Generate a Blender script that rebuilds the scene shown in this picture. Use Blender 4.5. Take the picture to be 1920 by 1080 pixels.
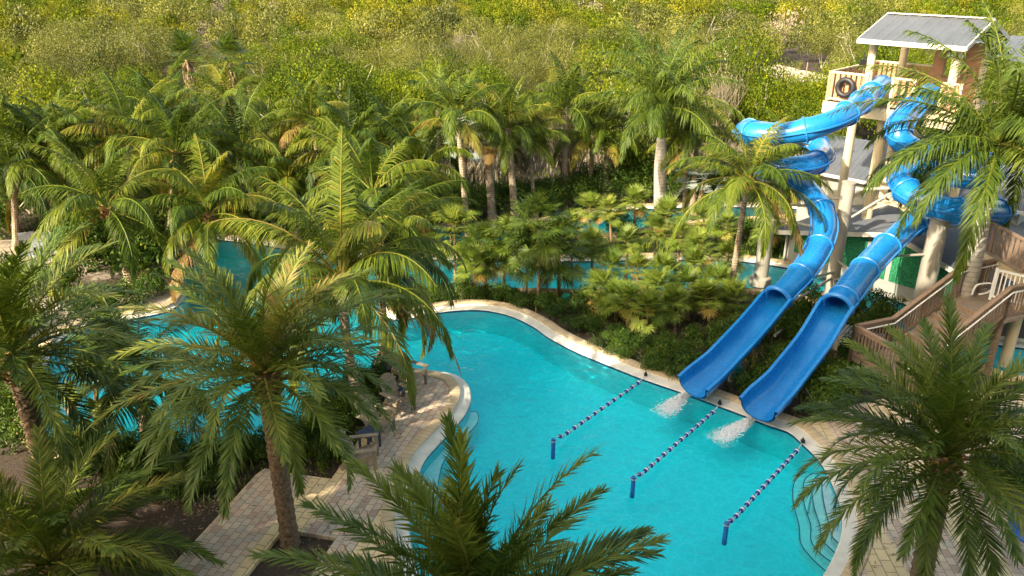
import bpy, math, random
import numpy as np
from mathutils import Vector, Matrix
R = math.radians
SC = bpy.context.scene
COL = SC.collection
for o in list(bpy.data.objects): bpy.data.objects.remove(o)
# ------------------------------------------------------------------ camera, sky, sun, exposure
CAMH, PITCH, FPX = 12.0, R(23.0), 1500.0
SP, CP = math.sin(PITCH), math.cos(PITCH)
cam = bpy.data.objects.new('camera', bpy.data.cameras.new('camera'))
COL.objects.link(cam); SC.camera = cam
cam.location = (0, 0, CAMH); cam.rotation_euler = (R(90) - PITCH, 0, 0)
cam.data.sensor_width = 36; cam.data.lens = 36 * FPX / 1920
cam.data.clip_start = .1; cam.data.clip_end = 3000
SUN_EL, SUN_AZ = R(32), R(45)          # the light travels towards +X +Y
world = bpy.data.worlds.new('World'); SC.world = world; world.use_nodes = True
wn = world.node_tree.nodes; sky = wn.new('ShaderNodeTexSky'); sky.sky_type = 'NISHITA'
sky.sun_disc = False; sky.sun_elevation = SUN_EL; sky.sun_rotation = R(225); sky.air_density = 1.2; sky.dust_density = 4.0
_mx = wn.new('ShaderNodeMix'); _mx.data_type = 'RGBA'; _mx.blend_type = 'MULTIPLY'; _mx.inputs[0].default_value = 1; _mx.inputs[7].default_value = (1.12, 1.0, .80, 1)
world.node_tree.links.new(sky.outputs[0], _mx.inputs[6]); world.node_tree.links.new(_mx.outputs[2], wn['Background'].inputs[0]); wn['Background'].inputs[1].default_value = .15
sl = bpy.data.lights.new('sun', 'SUN'); sl.energy = 3.1; sl.angle = R(.5); sl.color = (1, .88, .70)
so = bpy.data.objects.new('sun', sl); COL.objects.link(so)
sdir = Vector((math.cos(SUN_EL) * math.sin(SUN_AZ), math.cos(SUN_EL) * math.cos(SUN_AZ), -math.sin(SUN_EL)))
so.rotation_euler = sdir.to_track_quat('-Z', 'Y').to_euler(); so.location = (-20, -20, 40)
SC.view_settings.view_transform = 'Standard'; SC.view_settings.look = 'None'
SC.view_settings.exposure = 1.8; SC.view_settings.gamma = 1
SC.render.engine = 'CYCLES'
SC.cycles.max_bounces = 8; SC.cycles.transparent_max_bounces = 12; SC.cycles.diffuse_bounces = 3
SC.cycles.caustics_reflective = False; SC.cycles.caustics_refractive = False
SC.cycles.sample_clamp_indirect = 4

# ------------------------------------------------------------------ helpers
def W(u, v, H=0.0):
    a, b = (u - 960) / FPX, (v - 540) / FPX
    t = (CAMH - H) / (SP + b * CP)
    return Vector((a * t, t * (CP - b * SP), H))
def at_y(u, v, Y):                      # point on pixel ray at depth Y
    a, b = (u - 960) / FPX, (v - 540) / FPX
    t = Y / (CP - b * SP)
    return Vector((a * t, Y, CAMH - t * (SP + b * CP)))
def setp(o, label=None, cat=None, group=None, kind=None):
    if label: o['label'] = label
    if cat: o['category'] = cat
    if group: o['group'] = group
    if kind: o['kind'] = kind
    return o
def empty(name, loc=(0, 0, 0), rz=0, label=None, cat=None, group=None):
    o = bpy.data.objects.new(name, None); COL.objects.link(o); o.empty_display_size = .2
    o.location = loc; o.rotation_euler = (0, 0, rz)
    return setp(o, label, cat, group)

class MB:
    def __init__(s): s.v = []; s.n = 0; s.q = []; s.qm = []; s.qt = []; s.ng = []; s.ngm = []
    def verts(s, a):
        a = np.asarray(a, dtype=np.float64).reshape(-1, 3); k = s.n; s.v.append(a); s.n += len(a); return k
    def quads(s, a, mi=0, tint=None):
        a = np.asarray(a, dtype=np.int64).reshape(-1, 4); s.q.append(a); s.qm.append(np.full(len(a), mi))
        t = np.zeros(len(a)) + (0.5 if tint is None else 0); 
        if tint is not None: t = t + np.asarray(tint)
        s.qt.append(t)
    def ngon(s, idx, mi=0): s.ng.append(list(idx)); s.ngm.append(mi)
    def box(s, c, d, rz=0, mi=0, M=None):
        x, y, z = d[0] / 2, d[1] / 2, d[2] / 2
        p = np.array([(-x, -y, -z), (x, -y, -z), (x, y, -z), (-x, y, -z), (-x, -y, z), (x, -y, z), (x, y, z), (-x, y, z)])
        if M is not None: p = p @ np.array(M.to_3x3()).T
        if rz: p = p @ np.array(Matrix.Rotation(rz, 3, 'Z')).T
        k = s.verts(p + np.array(c))
        for f in ((0, 3, 2, 1), (4, 5, 6, 7), (0, 1, 5, 4), (1, 2, 6, 5), (2, 3, 7, 6), (3, 0, 4, 7)):
            s.quads([k + i for i in f], mi)
        return s
    def beam(s, a, b, w, h, mi=0):          # box between two points, up ~ Z
        a, b = Vector(a), Vector(b); d = b - a; L = d.length; d.normalize()
        up = Vector((0, 0, 1)) if abs(d.z) < .98 else Vector((0, 1, 0))
        sx = d.cross(up).normalized(); uz = sx.cross(d).normalized()
        M = Matrix((d, sx, uz)).transposed()
        return s.box(tuple((a + b) / 2), (L, w, h), 0, mi, M)
    def tube(s, pts, rad, sides=10, mi=0, cap=True, tint=None, closed=False):
        P = np.array([tuple(p) for p in pts], dtype=float); n = len(P)
        r = np.zeros(n) + np.asarray(rad, dtype=float)
        T = np.gradient(P, axis=0) if not closed else np.roll(P, -1, 0) - np.roll(P, 1, 0)
        T /= np.linalg.norm(T, axis=1)[:, None] + 1e-9
        up = np.array([0, 0, 1.]) if abs(T[0, 2]) < .95 else np.array([0, 1., 0])
        S = np.cross(T, up); 
        for i in range(n):
            if np.linalg.norm(S[i]) < .15: S[i] = S[i - 1] if i else np.array([1., 0, 0])
            if i and np.dot(S[i], S[i - 1]) < 0: S[i] = -S[i]
        S /= np.linalg.norm(S, axis=1)[:, None]
        U = np.cross(S, T)
        a = np.linspace(0, 2 * np.pi, sides, endpoint=False)
        V = P[:, None] + r[:, None, None] * (np.cos(a)[None, :, None] * S[:, None] + np.sin(a)[None, :, None] * U[:, None])
        k = s.verts(V.reshape(-1, 3)); nn = n if closed else n - 1
        i = np.arange(nn)[:, None]; j = np.arange(sides)[None]; jn = (j + 1) % sides; i2 = (i + 1) % n
        q = np.stack([k + i * sides + j, k + i * sides + jn, k + i2 * sides + jn, k + i2 * sides + j], -1).reshape(-1, 4)
        s.quads(q, mi, tint)
        if cap and not closed:
            s.ngon([k + x for x in range(sides)][::-1], mi); s.ngon([k + (n - 1) * sides + x for x in range(sides)], mi)
        return s
    def ring(s, c, Rr, r, mi=0, axis=(0, 0, 1), n=28, sides=8):
        ax = Vector(axis).normalized(); a = ax.orthogonal().normalized(); b = ax.cross(a)
        pts = [Vector(c) + a * Rr * math.cos(t) + b * Rr * math.sin(t) for t in np.linspace(0, 2 * math.pi, n, endpoint=False)]
        return s.tube(pts, r, sides, mi, closed=True)
    def grid(s, V, mi=0, closed_u=False, closed_v=False):     # V (n,m,3)
        V = np.asarray(V); n, m = V.shape[:2]; k = s.verts(V.reshape(-1, 3))
        i = np.arange(n if closed_u else n - 1)[:, None]; j = np.arange(m if closed_v else m - 1)[None]
        i2 = (i + 1) % n; j2 = (j + 1) % m
        s.quads(np.stack([k + i * m + j, k + i * m + j2, k + i2 * m + j2, k + i2 * m + j], -1).reshape(-1, 4), mi)
        return s
    def poly(s, pts, z0, z1, mi=0):          # convex or simple prism
        pts = [tuple(p)[:2] for p in pts]; n = len(pts)
        k = s.verts([(x, y, z0) for x, y in pts] + [(x, y, z1) for x, y in pts])
        s.ngon([k + n + i for i in range(n)], mi); s.ngon([k + i for i in range(n)][::-1], mi)
        for i in range(n): s.quads([k + i, k + (i + 1) % n, k + n + (i + 1) % n, k + n + i], mi)
        return s
    def ball(s, c, r, mi=0, nu=10, nv=7, sc=(1, 1, 1)):
        u = np.linspace(0, 2 * np.pi, nu, endpoint=False); v = np.linspace(-np.pi / 2 + .02, np.pi / 2 - .02, nv)
        V = np.stack([np.cos(v)[:, None] * np.cos(u)[None] * sc[0], np.cos(v)[:, None] * np.sin(u)[None] * sc[1], np.sin(v)[:, None] * np.ones(nu)[None] * sc[2]], -1) * r + np.array(tuple(c))
        return s.grid(V, mi, closed_v=True)
    def mesh(s, name, mats, smooth=True, sharp=35, tint=False):
        me = bpy.data.meshes.new(name)
        V = np.concatenate(s.v); Q = np.concatenate(s.q) if s.q else np.zeros((0, 4), int)
        loops = Q.reshape(-1); tot = np.full(len(Q), 4)
        if s.ng:
            loops = np.concatenate([loops, np.array([i for f in s.ng for i in f])]); tot = np.concatenate([tot, np.array([len(f) for f in s.ng])])
        start = np.concatenate([[0], np.cumsum(tot)[:-1]])
        me.vertices.add(len(V)); me.vertices.foreach_set('co', V.reshape(-1).astype(np.float32))
        me.loops.add(len(loops)); me.loops.foreach_set('vertex_index', loops.astype(np.int32))
        me.polygons.add(len(tot)); me.polygons.foreach_set('loop_start', start.astype(np.int32))
        mi = np.concatenate(s.qm + [np.array(s.ngm)]) if (s.qm or s.ngm) else np.zeros(0)
        me.polygons.foreach_set('material_index', mi.astype(np.int32))
        me.polygons.foreach_set('use_smooth', np.full(len(tot), bool(smooth)))
        me.update(calc_edges=True)
        if tint:
            at = me.attributes.new('tint', 'FLOAT', 'FACE')
            tt = np.concatenate(s.qt + [np.full(len(s.ng), .5)]); at.data.foreach_set('value', tt.astype(np.float32))
        for m in (mats if isinstance(mats, (list, tuple)) else [mats]): me.materials.append(m)
        if smooth and sharp: me.set_sharp_from_angle(angle=R(sharp))
        return me
    def obj(s, name, mats, parent=None, smooth=True, sharp=35, tint=False, loc=None):
        o = bpy.data.objects.new(name, s.mesh(name, mats, smooth, sharp, tint)); COL.objects.link(o)
        if parent: o.parent = parent
        if loc is not None: o.location = loc
        return o
def linkmesh(name, me, parent=None, loc=(0, 0, 0), rz=0, sc=1):
    o = bpy.data.objects.new(name, me); COL.objects.link(o); o.parent = parent
    o.location = loc; o.rotation_euler = (0, 0, rz); o.scale = (sc, sc, sc) if not isinstance(sc, tuple) else sc
    return o
def catmull(pts, per=8, closed=False):
    P = [np.array(tuple(p), float) for p in pts]; n = len(P); out = []
    for i in range(n if closed else n - 1):
        g = (lambda k: P[k % n]) if closed else (lambda k: P[min(max(k, 0), n - 1)])
        p0, p1, p2, p3 = g(i - 1), g(i), g(i + 1), g(i + 2)
        for t in np.arange(per) / per:
            out.append(.5 * (2 * p1 + (p2 - p0) * t + (2 * p0 - 5 * p1 + 4 * p2 - p3) * t * t + (3 * p1 - p0 - 3 * p2 + p3) * t ** 3))
    if not closed: out.append(P[-1])
    return np.array(out)
def resample(P, step):
    d = np.concatenate([[0], np.cumsum(np.linalg.norm(np.diff(P, axis=0), axis=1))]); n = max(2, int(d[-1] / step) + 1)
    t = np.linspace(0, d[-1], n); return np.stack([np.interp(t, d, P[:, k]) for k in range(P.shape[1])], 1)
def flat_mesh(name, loops, z, mat, extrude=0):        # filled region with holes
    cu = bpy.data.curves.new(name, 'CURVE'); cu.dimensions = '2D'; cu.fill_mode = 'BOTH'; cu.extrude = extrude
    for L in loops:
        sp = cu.splines.new('POLY'); sp.points.add(len(L) - 1); sp.use_cyclic_u = True
        sp.points.foreach_set('co', np.array([(p[0], p[1], 0, 1) for p in L], dtype=np.float32).reshape(-1))
    tmp = bpy.data.objects.new(name + '_tmp', cu); COL.objects.link(tmp)
    bpy.context.view_layer.update()
    me = bpy.data.meshes.new_from_object(tmp.evaluated_get(bpy.context.evaluated_depsgraph_get()))
    bpy.data.objects.remove(tmp); bpy.data.curves.remove(cu)
    me.name = name; me.materials.clear(); me.materials.append(mat)
    o = bpy.data.objects.new(name, me); COL.objects.link(o); o.location.z = z
    return o

# ------------------------------------------------------------------ materials
def newmat(name):
    m = bpy.data.materials.new(name); m.use_nodes = True; nt = m.node_tree
    return m, nt, nt.nodes['Principled BSDF'], nt.links
def ramp(nt, fac, stops, interp='LINEAR'):
    r = nt.nodes.new('ShaderNodeValToRGB'); r.color_ramp.interpolation = interp; e = r.color_ramp.elements
    while len(e) < len(stops): e.new(.5)
    for i, (p, c) in enumerate(stops): e[i].position = p; e[i].color = (*c, 1)
    nt.links.new(fac, r.inputs[0]); return r.outputs[0]
def coords(nt, scale=1, obj=True, rot=0):
    tc = nt.nodes.new('ShaderNodeTexCoord'); mp = nt.nodes.new('ShaderNodeMapping')
    mp.inputs['Scale'].default_value = (scale,) * 3 if not isinstance(scale, tuple) else scale
    mp.inputs['Rotation'].default_value = (0, 0, rot)
    nt.links.new(tc.outputs['Object'], mp.inputs[0]); return mp.outputs[0]
def noise(nt, vec, scale, detail=4, rough=.55):
    n = nt.nodes.new('ShaderNodeTexNoise'); n.inputs['Scale'].default_value = scale
    n.inputs['Detail'].default_value = detail; n.inputs['Roughness'].default_value = rough
    nt.links.new(vec, n.inputs['Vector']); return n.outputs[0]
def bump(nt, h, b, strength=.3, dist=.02):
    n = nt.nodes.new('ShaderNodeBump'); n.inputs['Strength'].default_value = strength; n.inputs['Distance'].default_value = dist
    nt.links.new(h, n.inputs['Height']); nt.links.new(n.outputs[0], b.inputs['Normal'])
def mix(nt, f, a, b, mode='MIX'):
    n = nt.nodes.new('ShaderNodeMix'); n.data_type = 'RGBA'; n.blend_type = mode
    if isinstance(f, (int, float)): n.inputs[0].default_value = f
    else: nt.links.new(f, n.inputs[0])
    for s, x in ((6, a), (7, b)):
        if isinstance(x, tuple): n.inputs[s].default_value = (*x, 1)
        else: nt.links.new(x, n.inputs[s])
    return n.outputs[2]
def simple(name, c1, c2=None, scale=6, rough=.6, bs=.15, metal=0, coat=0, detail=5, stretch=None):
    m, nt, b, L = newmat(name); c2 = c2 or tuple(x * .75 for x in c1)
    vec = coords(nt, stretch if stretch else 1); f = noise(nt, vec, scale, detail)
    L.new(ramp(nt, f, [(.3, c2), (.7, c1)]), b.inputs['Base Color'])
    b.inputs['Roughness'].default_value = rough; b.inputs['Metallic'].default_value = metal
    b.inputs['Coat Weight'].default_value = coat; b.inputs['Coat Roughness'].default_value = .1
    if bs: bump(nt, f, b, bs, .02)
    return m
def leafmat(name, stops, trans=.3, rough=.5, tsat=(1.3, 1.15, .5), spec=.4, var=.22):
    m, nt, b, L = newmat(name)
    at = nt.nodes.new('ShaderNodeAttribute'); at.attribute_name = 'tint'
    oi = nt.nodes.new('ShaderNodeObjectInfo')
    ad = nt.nodes.new('ShaderNodeMath'); ad.operation = 'MULTIPLY_ADD'; ad.inputs[1].default_value = var; 
    L.new(oi.outputs['Random'], ad.inputs[0]); L.new(at.outputs['Fac'], ad.inputs[2])
    sb = nt.nodes.new('ShaderNodeMath'); sb.operation = 'SUBTRACT'; sb.inputs[1].default_value = var / 2; L.new(ad.outputs[0], sb.inputs[0])
    col = ramp(nt, sb.outputs[0], stops)
    L.new(col, b.inputs['Base Color']); b.inputs['Roughness'].default_value = rough
    b.inputs['Specular IOR Level'].default_value = spec
    tr = nt.nodes.new('ShaderNodeBsdfTranslucent'); tcol = mix(nt, 1.0, col, tsat, 'MULTIPLY'); L.new(tcol, tr.inputs[0])
    ms = nt.nodes.new('ShaderNodeMixShader'); ms.inputs[0].default_value = trans
    L.new(b.outputs[0], ms.inputs[1]); L.new(tr.outputs[0], ms.inputs[2]); L.new(ms.outputs[0], nt.nodes['Material Output'].inputs[0])
    return m
M = {}
M['date'] = leafmat('date_palm_leaf', [(0, (.022, .045, .008)), (.35, (.068, .115, .014)), (.7, (.16, .195, .028)), (.9, (.26, .24, .045)), (1, (.32, .2, .07))], .22, .45, spec=.22)
M['coco'] = leafmat('coconut_leaf', [(0, (.014, .030, .004)), (.4, (.050, .090, .008)), (.75, (.145, .19, .015)), (.92, (.27, .24, .035)), (1, (.24, .15, .05))], .32, .45, spec=.22)
M['royal'] = leafmat('royal_leaf', [(0, (.022, .042, .007)), (.45, (.065, .11, .012)), (.8, (.14, .18, .022)), (1, (.28, .25, .06))], .28, .45, spec=.22)
M['fan'] = leafmat('fan_palm_leaf', [(0, (.03, .065, .010)), (.4, (.11, .17, .02)), (.8, (.22, .27, .045)), (.95, (.36, .31, .07)), (1, (.30, .16, .05))], .3, .45, spec=.22)
M['silver'] = leafmat('silver_palm_leaf', [(0, (.20, .25, .22)), (1, (.42, .48, .42))], .15, .5, (1, 1.05, .9))
M['shrub'] = leafmat('shrub_leaf', [(0, (.012, .035, .005)), (.5, (.045, .095, .010)), (.85, (.13, .19, .02)), (1, (.36, .35, .03))], .25, .5, spec=.2)
M['green'] = leafmat('buttonwood_leaf', [(0, (.010, .022, .002)), (.35, (.040, .072, .004)), (.7, (.125, .165, .007)), (1, (.26, .265, .014))], .22, .7, spec=.08)
M['olive'] = leafmat('mangrove_leaf', [(0, (.018, .026, .004)), (.35, (.070, .085, .010)), (.7, (.175, .19, .024)), (1, (.31, .295, .06))], .28, .6)
M['yellow'] = leafmat('yellow_bush_leaf', [(0, (.03, .042, .005)), (.4, (.12, .135, .010)), (.8, (.24, .235, .018)), (1, (.34, .31, .035))], .22, .7, spec=.08)
M['grey'] = leafmat('bare_bush_twigs', [(0, (.08, .065, .04)), (.5, (.20, .17, .11)), (1, (.34, .30, .2))], .1, .8, (1, 1, 1))
M['dead'] = leafmat('dead_frond', [(0, (.10, .06, .03)), (.5, (.26, .18, .10)), (1, (.42, .33, .2))], .1, .8, (1, .9, .7))

def trunkmat(name, c1, c2, ring=14, bs=.5, wob=.5, lo=(0.0, 1.0)):
    m, nt, b, L = newmat(name); vec = coords(nt)
    w = nt.nodes.new('ShaderNodeTexWave'); w.bands_direction = 'Z'; w.inputs['Scale'].default_value = ring / 6.28 * 2
    w.inputs['Distortion'].default_value = wob; w.inputs['Detail'].default_value = 2; w.inputs['Detail Scale'].default_value = 2
    L.new(vec, w.inputs[0]); n = noise(nt, vec, 5, 5)
    base = ramp(nt, n, [(.3, c2), (.7, c1)])
    L.new(mix(nt, ramp(nt, w.outputs[1], [(0, (.45,) * 3), (.3, (0,) * 3)]), base, tuple(x * .45 for x in c2)), b.inputs['Base Color'])
    b.inputs['Roughness'].default_value = .85; bump(nt, w.outputs[1], b, bs, .02); return m
M['coco_trunk'] = trunkmat('coconut_bark', (.42, .34, .24), (.24, .18, .12), 9)
M['royal_trunk'] = trunkmat('royal_bark', (.42, .40, .35), (.30, .28, .24), 6, .2, 1.2)
M['date_trunk'] = simple('date_bark', (.22, .15, .09), (.06, .04, .025), 14, .9, .6)
M['fan_trunk'] = trunkmat('fan_palm_bark', (.34, .24, .13), (.18, .11, .06), 12)
M['boot'] = simple('orange_fibre', (.42, .22, .08), (.20, .10, .04), 12, .9, .5)
M['shaft'] = simple('green_crownshaft', (.14, .22, .02), (.10, .17, .018), 2, .35, .03)
M['twig'] = simple('pale_twig', (.42, .38, .3), (.25, .22, .17), 4, .9, .1)
# water slide blue
m, nt, b, L = newmat('slide_blue'); f = noise(nt, coords(nt), 1.3, 4)
fs = noise(nt, coords(nt, (3, 3, .5)), 2.5, 6, .7); c_ = ramp(nt, f, [(.3, (.006, .16, .46)), (.7, (.011, .20, .54))])
L.new(mix(nt, ramp(nt, fs, [(.52, (0,) * 3), (.72, (.35,) * 3)]), c_, (.06, .26, .50)), b.inputs['Base Color']); f2 = noise(nt, coords(nt), 9, 5)
L.new(ramp(nt, f2, [(.3, (.16,) * 3), (.75, (.34,) * 3)]), b.inputs['Roughness']); b.inputs['Coat Weight'].default_value = .3; b.inputs['Coat Roughness'].default_value = .15
M['blue'] = m
M['blue_edge'] = simple('slide_flange_blue', (.03, .24, .62), (.02, .18, .52), 3, .35, .02)
M['cream'] = simple('cream_paint', (.66, .56, .36), (.56, .47, .30), 1.5, .5, .04)
M['greypaint'] = simple('warm_grey_paint', (.37, .35, .29), (.31, .29, .24), 1.5, .5, .04)
M['galv'] = simple('galvanised_steel', (.5, .5, .5), (.35, .35, .36), 5, .4, .05, .6)
M['white'] = simple('white_paint', (.78, .78, .76), (.68, .68, .66), 3, .5, .03)
M['wood'] = simple('weathered_wood', (.30, .21, .14), (.18, .12, .08), 3, .8, .3, stretch=(1, 8, 8))
M['deckwood'] = simple('composite_decking', (.30, .24, .18), (.2, .155, .115), 4, .8, .2, stretch=(6, 1, 6))
M['picket'] = simple('orange_brown_pickets', (.50, .27, .15), (.38, .2, .11), 4, .7, .15)
M['teak'] = simple('silvered_teak', (.36, .30, .22), (.2, .165, .12), 5, .85, .3, stretch=(1, 6, 6))
M['navy'] = simple('navy_table_top', (.03, .06, .11), (.02, .04, .08), 8, .5, .05)
M['steel'] = simple('stainless_steel', (.6, .58, .54), (.45, .43, .4), 2, .22, .0, 1)
M['rubber'] = simple('black_rubber', (.02, .02, .022), (.012, .012, .013), 8, .5, .1)
M['roof'] = simple('corrugated_metal', (.125, .137, .15), (.095, .104, .115), 1.2, .5, .03, .2)
M['trimw'] = simple('pale_fascia', (.62, .60, .52), (.5, .48, .42), 2, .6, .05)
M['sage'] = simple('grey_green_wall', (.34, .35, .31), (.27, .28, .25), 1.2, .85, .1)
M['stucco'] = simple('cream_stucco', (.8, .75, .66), (.74, .69, .6), 2, .9, .1)
m, nt, b, L = newmat('green_hedge_panel'); f = noise(nt, coords(nt), 22, 3, .8)
L.new(ramp(nt, f, [(.38, (.0, .05, .02)), (.55, (.01, .24, .09)), (.72, (.04, .42, .18))]), b.inputs['Base Color']); bump(nt, f, b, 1, .05); b.inputs['Roughness'].default_value = .5
M['gpanel'] = m
M['blueplast'] = simple('blue_post_plastic', (.02, .13, .45), (.015, .10, .36), 4, .35, .02)
M['navyplast'] = simple('navy_float_plastic', (.02, .03, .25), (.015, .02, .2), 4, .35, .0)
M['rope'] = simple('white_rope', (.7, .72, .72), (.5, .52, .52), 40, .8, .2)
M['foam'] = simple('white_water_foam', (.9, .93, .94), (.8, .86, .88), 10, .6, .2)
M['loungefab'] = simple('grey_sling_fabric', (.25, .27, .29), (.18, .2, .22), 10, .8, .05)
M['tealbox'] = simple('teal_plastic', (.01, .22, .18), (.01, .17, .14), 5, .5, .05)
# mulch ground
def mulchmat():
    m, nt, b, L = newmat('mulch_and_soil'); vec = coords(nt)
    n1 = noise(nt, vec, 18, 6, .75); n2 = noise(nt, vec, 1.1, 4)
    vo = nt.nodes.new('ShaderNodeTexVoronoi'); vo.inputs['Scale'].default_value = 26; L.new(coords(nt, (1, 2.2, 1), rot=.7), vo.inputs[0])
    c = ramp(nt, n1, [(.3, (.015, .010, .007)), (.55, (.05, .033, .022)), (.8, (.14, .10, .07))])
    c = mix(nt, ramp(nt, vo.outputs['Distance'], [(.0, (.5,) * 3), (.35, (0,) * 3)]), c, (.13, .085, .055))
    c = mix(nt, ramp(nt, n2, [(.5, (0,) * 3), (.75, (.5,) * 3)]), c, (.07, .06, .03))
    L.new(c, b.inputs['Base Color']); b.inputs['Roughness'].default_value = .95; bump(nt, n1, b, .8, .04); return m
M['mulch'] = mulchmat()
M['sand'] = simple('pale_sand', (.55, .47, .34), (.42, .35, .25), 1.5, .95, .1)
M['concrete'] = simple('tan_concrete', (.33, .28, .21), (.25, .21, .16), 2.5, .85, .05)
def paver(name, rot, band, off):
    m, nt, b, L = newmat(name); vec = coords(nt, 1, rot=rot)
    br = nt.nodes.new('ShaderNodeTexBrick'); L.new(vec, br.inputs['Vector']); br.offset = .5
    br.inputs['Scale'].default_value = 1; br.inputs['Brick Width'].default_value = .35; br.inputs['Row Height'].default_value = .235
    br.inputs['Mortar Size'].default_value = .011; br.inputs['Mortar Smooth'].default_value = .1; br.inputs['Bias'].default_value = 0
    br.inputs['Color1'].default_value = (0, 0, 0, 1); br.inputs['Color2'].default_value = (1, 1, 1, 1); br.inputs['Mortar'].default_value = (.5, .5, .5, 1)
    bs = nt.nodes.new('ShaderNodeTexBrick'); L.new(vec, bs.inputs['Vector']); bs.offset = .35; bs.inputs['Scale'].default_value = 1
    bs.inputs['Brick Width'].default_value = .235; bs.inputs['Row Height'].default_value = .175; bs.inputs['Mortar Size'].default_value = .008; bs.inputs['Mortar Smooth'].default_value = .1
    bs.inputs['Color1'].default_value = (0, 0, 0, 1); bs.inputs['Color2'].default_value = (1, 1, 1, 1); bs.inputs['Mortar'].default_value = (.5, .5, .5, 1)
    sx = nt.nodes.new('ShaderNodeSeparateXYZ'); L.new(vec, sx.inputs[0])
    mo = nt.nodes.new('ShaderNodeMath'); mo.operation = 'MULTIPLY_ADD'; mo.inputs[1].default_value = 1 / band; mo.inputs[2].default_value = off; L.new(sx.outputs[1], mo.inputs[0])
    fr = nt.nodes.new('ShaderNodeMath'); fr.operation = 'FRACT'; L.new(mo.outputs[0], fr.inputs[0])
    gt = nt.nodes.new('ShaderNodeMath'); gt.operation = 'GREATER_THAN'; gt.inputs[1].default_value = .37; L.new(fr.outputs[0], gt.inputs[0])
    tan = ramp(nt, br.outputs[0], [(0, (.60, .47, .25)), (1, (.72, .57, .32))])
    mixd = ramp(nt, bs.outputs[0], [(0, (.40, .27, .20)), (.25, (.58, .44, .32)), (.5, (.48, .42, .34)), (.75, (.68, .54, .37)), (1, (.54, .37, .27))])
    tan = mix(nt, br.outputs['Fac'], tan, (.24, .19, .12)); mixd = mix(nt, bs.outputs['Fac'], mixd, (.18, .15, .12))
    c = mix(nt, gt.outputs[0], tan, mixd)
    n1 = noise(nt, vec, 2.2, 6, .7); n3 = noise(nt, vec, 30, 3)
    c = mix(nt, ramp(nt, n1, [(.35, (.28,) * 3), (.65, (0,) * 3)]), c, (.22, .17, .12))
    L.new(c, b.inputs['Base Color']); b.inputs['Roughness'].default_value = .8; bump(nt, n3, b, .15, .01); return m
M['paverA'] = paver('patio_pavers', R(-75), 2.1, .12)
M['paverB'] = paver('patio_pavers_right', R(-86), 2.2, .3)
def copingmat():
    m, nt, b, L = newmat('tan_coping_brick')
    uv = nt.nodes.new('ShaderNodeUVMap'); uv.uv_map = 'UVMap'
    br = nt.nodes.new('ShaderNodeTexBrick'); L.new(uv.outputs[0], br.inputs['Vector']); br.offset = 0; br.inputs['Scale'].default_value = 1
    br.inputs['Brick Width'].default_value = .16; br.inputs['Row Height'].default_value = 5; br.inputs['Mortar Size'].default_value = .008
    br.inputs['Color1'].default_value = (.50, .37, .20, 1); br.inputs['Color2'].default_value = (.60, .47, .28, 1); br.inputs['Mortar'].default_value = (.3, .24, .16, 1)
    n = noise(nt, coords(nt), 3, 5)
    L.new(mix(nt, ramp(nt, n, [(.4, (.35,) * 3), (.65, (0,) * 3)]), br.outputs[0], (.28, .23, .17)), b.inputs['Base Color']); b.inputs['Roughness'].default_value = .8; return m
M['coping'] = copingmat()
M['gutter'] = simple('pale_pool_gutter', (.66, .64, .55), (.52, .50, .43), 3, .6, .05)
M['tile'] = simple('dark_blue_tile', (.015, .07, .16), (.01, .05, .11), 20, .3, .03)
M['plaster'] = simple('pale_pool_plaster', (.12, .88, .92), (.10, .83, .88), .8, .7, .03)
M['steps'] = simple('white_step_plaster', (.84, .90, .88), (.78, .86, .84), .8, .7, .03)
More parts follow.
